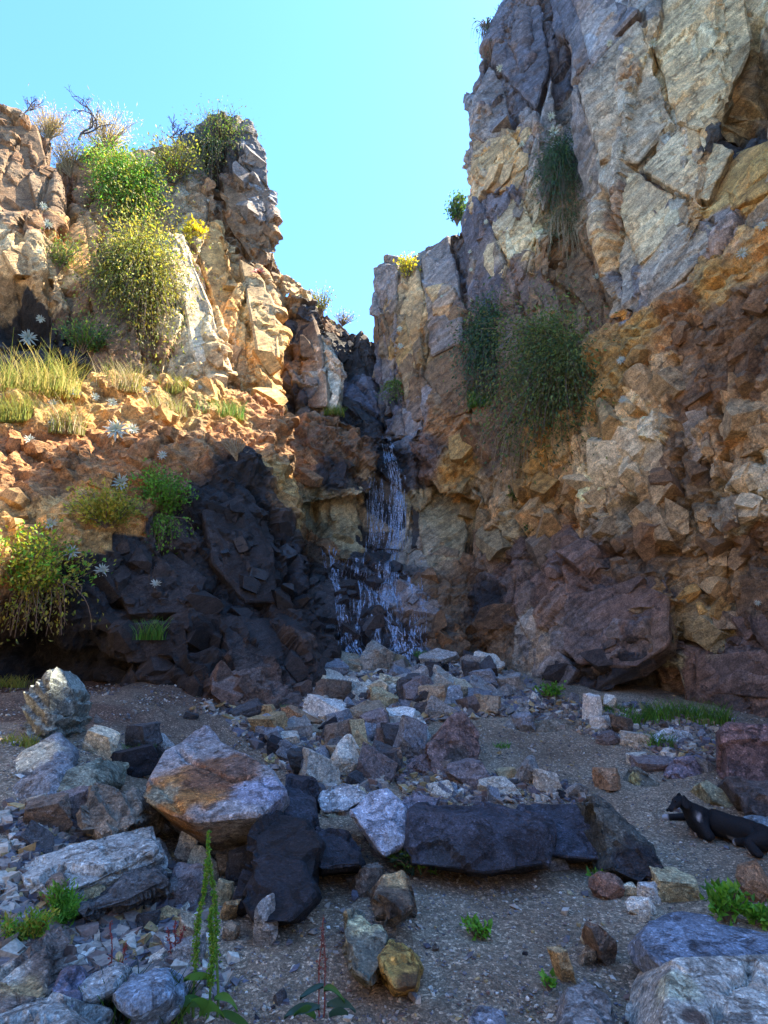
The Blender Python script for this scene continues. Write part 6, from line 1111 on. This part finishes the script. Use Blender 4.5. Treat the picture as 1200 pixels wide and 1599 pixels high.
# ------------------------------------------------------------------ the black dog lying on the gravel
def dog():
    def on(px, py, r): g = G(px, py); return Vector((g.x, g.y, g.z+r))
    J = {}
    chest = on(1108, 1305, .106); rump = on(1196, 1327, .088); J['chest'] = (chest, .098, .106); J['rump'] = (rump, .076, .088)
    belly = chest.lerp(rump, .5)+Vector((0, .02, -.005)); J['belly'] = (belly, .084, .09); J['loin'] = (chest.lerp(rump, .78)+Vector((0, .01, 0)), .079, .088)
    J['ribs'] = (chest.lerp(belly, .5), .092, .10); J['shoulder'] = (chest+Vector((-.085, .0, .04)), .078, .084); J['neck'] = (chest+Vector((-.14, .01, .09)), .046, .05)
    J['skull'] = (chest+Vector((-.195, .0, .145)), .05, .047); J['brow'] = (chest+Vector((-.24, -.03, .135)), .04, .036); J['muzzle'] = (chest+Vector((-.29, -.06, .105)), .024, .022); J['nose'] = (chest+Vector((-.325, -.078, .092)), .016, .015)
    J['sl'] = (chest+Vector((-.09, .03, -.03)), .055, .06); J['el'] = (on(1078, 1283, .035), .036, .034); J['wl'] = (on(1055, 1281, .028), .027, .026); J['pl'] = (on(1040, 1281, .024), .027, .023); J['tl'] = (on(1034, 1281, .016), .022, .017)
    J['sr'] = (chest+Vector((-.085, -.085, -.035)), .045, .05); J['er'] = (on(1112, 1318, .035), .037, .036); J['wr'] = (on(1099, 1311, .028), .027, .026); J['pr'] = (on(1090, 1308, .023), .027, .023); J['tr'] = (on(1085, 1307, .016), .022, .017)
    J['hr'] = (rump+Vector((-.03, -.08, .0)), .07, .07); J['kr'] = (on(1170, 1334, .06), .05, .055); J['hkr'] = (on(1190, 1345, .03), .028, .028); J['fr'] = (on(1178, 1337, .024), .025, .022); J['ftr'] = (on(1171, 1335, .017), .022, .017)
    J['hl'] = (rump+Vector((-.09, -.07, -.04)), .06, .06); J['kl'] = (on(1160, 1322, .035), .034, .034); J['fl'] = (on(1151, 1321, .024), .024, .022); J['ftl'] = (on(1146, 1320, .017), .021, .017)
    J['t1'] = (rump+Vector((.10, .02, -.03)), .03, .03); J['t2'] = (rump+Vector((.22, -.02, -.08)), .022, .022); J['t3'] = (rump+Vector((.34, -.10, -.095)), .014, .014)
    E = [('rump', 'loin'), ('loin', 'belly'), ('belly', 'ribs'), ('ribs', 'chest'), ('chest', 'shoulder'), ('shoulder', 'neck'), ('neck', 'skull'), ('skull', 'brow'), ('brow', 'muzzle'), ('muzzle', 'nose'), ('shoulder', 'sl'), ('sl', 'el'), ('el', 'wl'), ('wl', 'pl'), ('pl', 'tl'),
         ('shoulder', 'sr'), ('sr', 'er'), ('er', 'wr'), ('wr', 'pr'), ('pr', 'tr'), ('rump', 'hr'), ('hr', 'kr'), ('kr', 'hkr'), ('hkr', 'fr'), ('fr', 'ftr'), ('loin', 'hl'), ('hl', 'kl'), ('kl', 'fl'), ('fl', 'ftl'), ('rump', 't1'), ('t1', 't2'), ('t2', 't3')]
    nm = list(J); base = Vector((belly.x, belly.y, gz(belly.x, belly.y)))
    me = bpy.data.meshes.new('d'); me.from_pydata([tuple(J[a][0]-base) for a in nm], [(nm.index(a), nm.index(b_)) for a, b_ in E], [])
    o = bpy.data.objects.new('d', me); COL.objects.link(o); o.modifiers.new('s', 'SKIN')
    me.skin_vertices.new(name='') if not me.skin_vertices else None
    for i_, a in enumerate(nm): sv = me.skin_vertices[0].data[i_]; sv.radius = (J[a][1], J[a][2]); sv.use_root = (a == 'rump')
    sb = o.modifiers.new('u', 'SUBSURF'); sb.levels = 2; sb.render_levels = 2
    ev = o.evaluated_get(bpy.context.evaluated_depsgraph_get()); m2 = bpy.data.meshes.new_from_object(ev); bpy.data.objects.remove(o)
    m2.name = 'body'; m2.materials.clear(); V, N = get_vn(m2)
    V2 = V+N*(0.004*fbm(V, 40, 3, 5)+.005*fbm(V, 9, 2, 6))[:, None]; m2.vertices.foreach_set('co', V2.astype(np.float32).ravel()); m2.update()
    for p in m2.polygons: p.use_smooth = True
    col = np.tile(np.array([.009, .009, .011]), (len(V), 1))
    def patch(c, r, cc=(.42, .41, .42)):
        d = np.linalg.norm(V-np.array(c-base), axis=1)+.25*r*fbm(V, 25, 2, 8); w = (1-sstep(.75*r, 1.05*r, d))[:, None]; col[:] = col*(1-w)+w*np.array(cc)
    for a in ('pl', 'tl', 'tr', 'ftr', 'ftl'): patch(J[a][0], .036)
    patch(chest+Vector((-.105, -.07, .045)), .024, (.42, .42, .44)); patch(belly+Vector((-.02, -.11, -.06)), .028, (.25, .25, .28)); patch(J['muzzle'][0]+Vector((0, 0, -.02)), .035, (.10, .07, .06))
    set_col(m2, np.concatenate([col, np.zeros((len(V), 1))], 1))
    m, t, b = newmat('dog_fur'); k = NB(t); at = k.n('ShaderNodeAttribute', attribute_name='Col'); k.l(at.outputs['Color'], b.inputs['Base Color']); b.inputs['Roughness'].default_value = .62; b.inputs['Specular IOR Level'].default_value = .25
    n = k.n('ShaderNodeTexNoise', i_Scale=140.0, i_Detail=3.0); k.l(k.n('ShaderNodeTexCoord').outputs['Object'], n.inputs['Vector']); bp = k.n('ShaderNodeBump', i_Strength=.8, i_Distance=.012); k.l(n.outputs[0], bp.inputs['Height']); k.l(bp.outputs[0], b.inputs['Normal'])
    e = plant_root('dog', base, 'black dog with white paws and chest lying on gravel at right', 'dog'); link('body', m2, e, m)
    for s in (-1, 1):   # folded ears
        c = J['skull'][0]-base+Vector((.012, .046*s-.005, .012)); bm = bmesh.new(); bmesh.ops.create_uvsphere(bm, u_segments=12, v_segments=8, radius=1.0)
        for v in bm.verts:
            tz = v.co.z; v.co = Vector((v.co.x*.03*(1-.35*tz), v.co.y*.012+.012*s*(-tz), v.co.z*.045-.012)); v.co.y += s*.02*max(0, -tz); v.co += c
        me = bpy.data.meshes.new('ear'); bm.to_mesh(me); bm.free(); [setattr(p, 'use_smooth', True) for p in me.polygons]; set_col(me, np.tile(np.array([.009, .009, .011]), (len(me.vertices), 1))); link('ear', me, e, m)
        c = J['brow'][0]-base+Vector((-.022, .02*s-.012, .018)); bm = bmesh.new(); bmesh.ops.create_uvsphere(bm, u_segments=10, v_segments=8, radius=.008); bmesh.ops.translate(bm, vec=c, verts=bm.verts)
        me = bpy.data.meshes.new('eye'); bm.to_mesh(me); bm.free(); set_col(me, np.tile(np.array([.02, .01, .005]), (len(me.vertices), 1))); link('eye', me, e, m)
    bm = bmesh.new(); bmesh.ops.create_uvsphere(bm, u_segments=10, v_segments=8, radius=.011); bmesh.ops.translate(bm, vec=J['nose'][0]-base+Vector((-.013, -.005, .004)), verts=bm.verts)
    me = bpy.data.meshes.new('nose'); bm.to_mesh(me); bm.free(); set_col(me, np.tile(np.array([.006, .006, .006]), (len(me.vertices), 1))); link('nose', me, e, m)
dog()
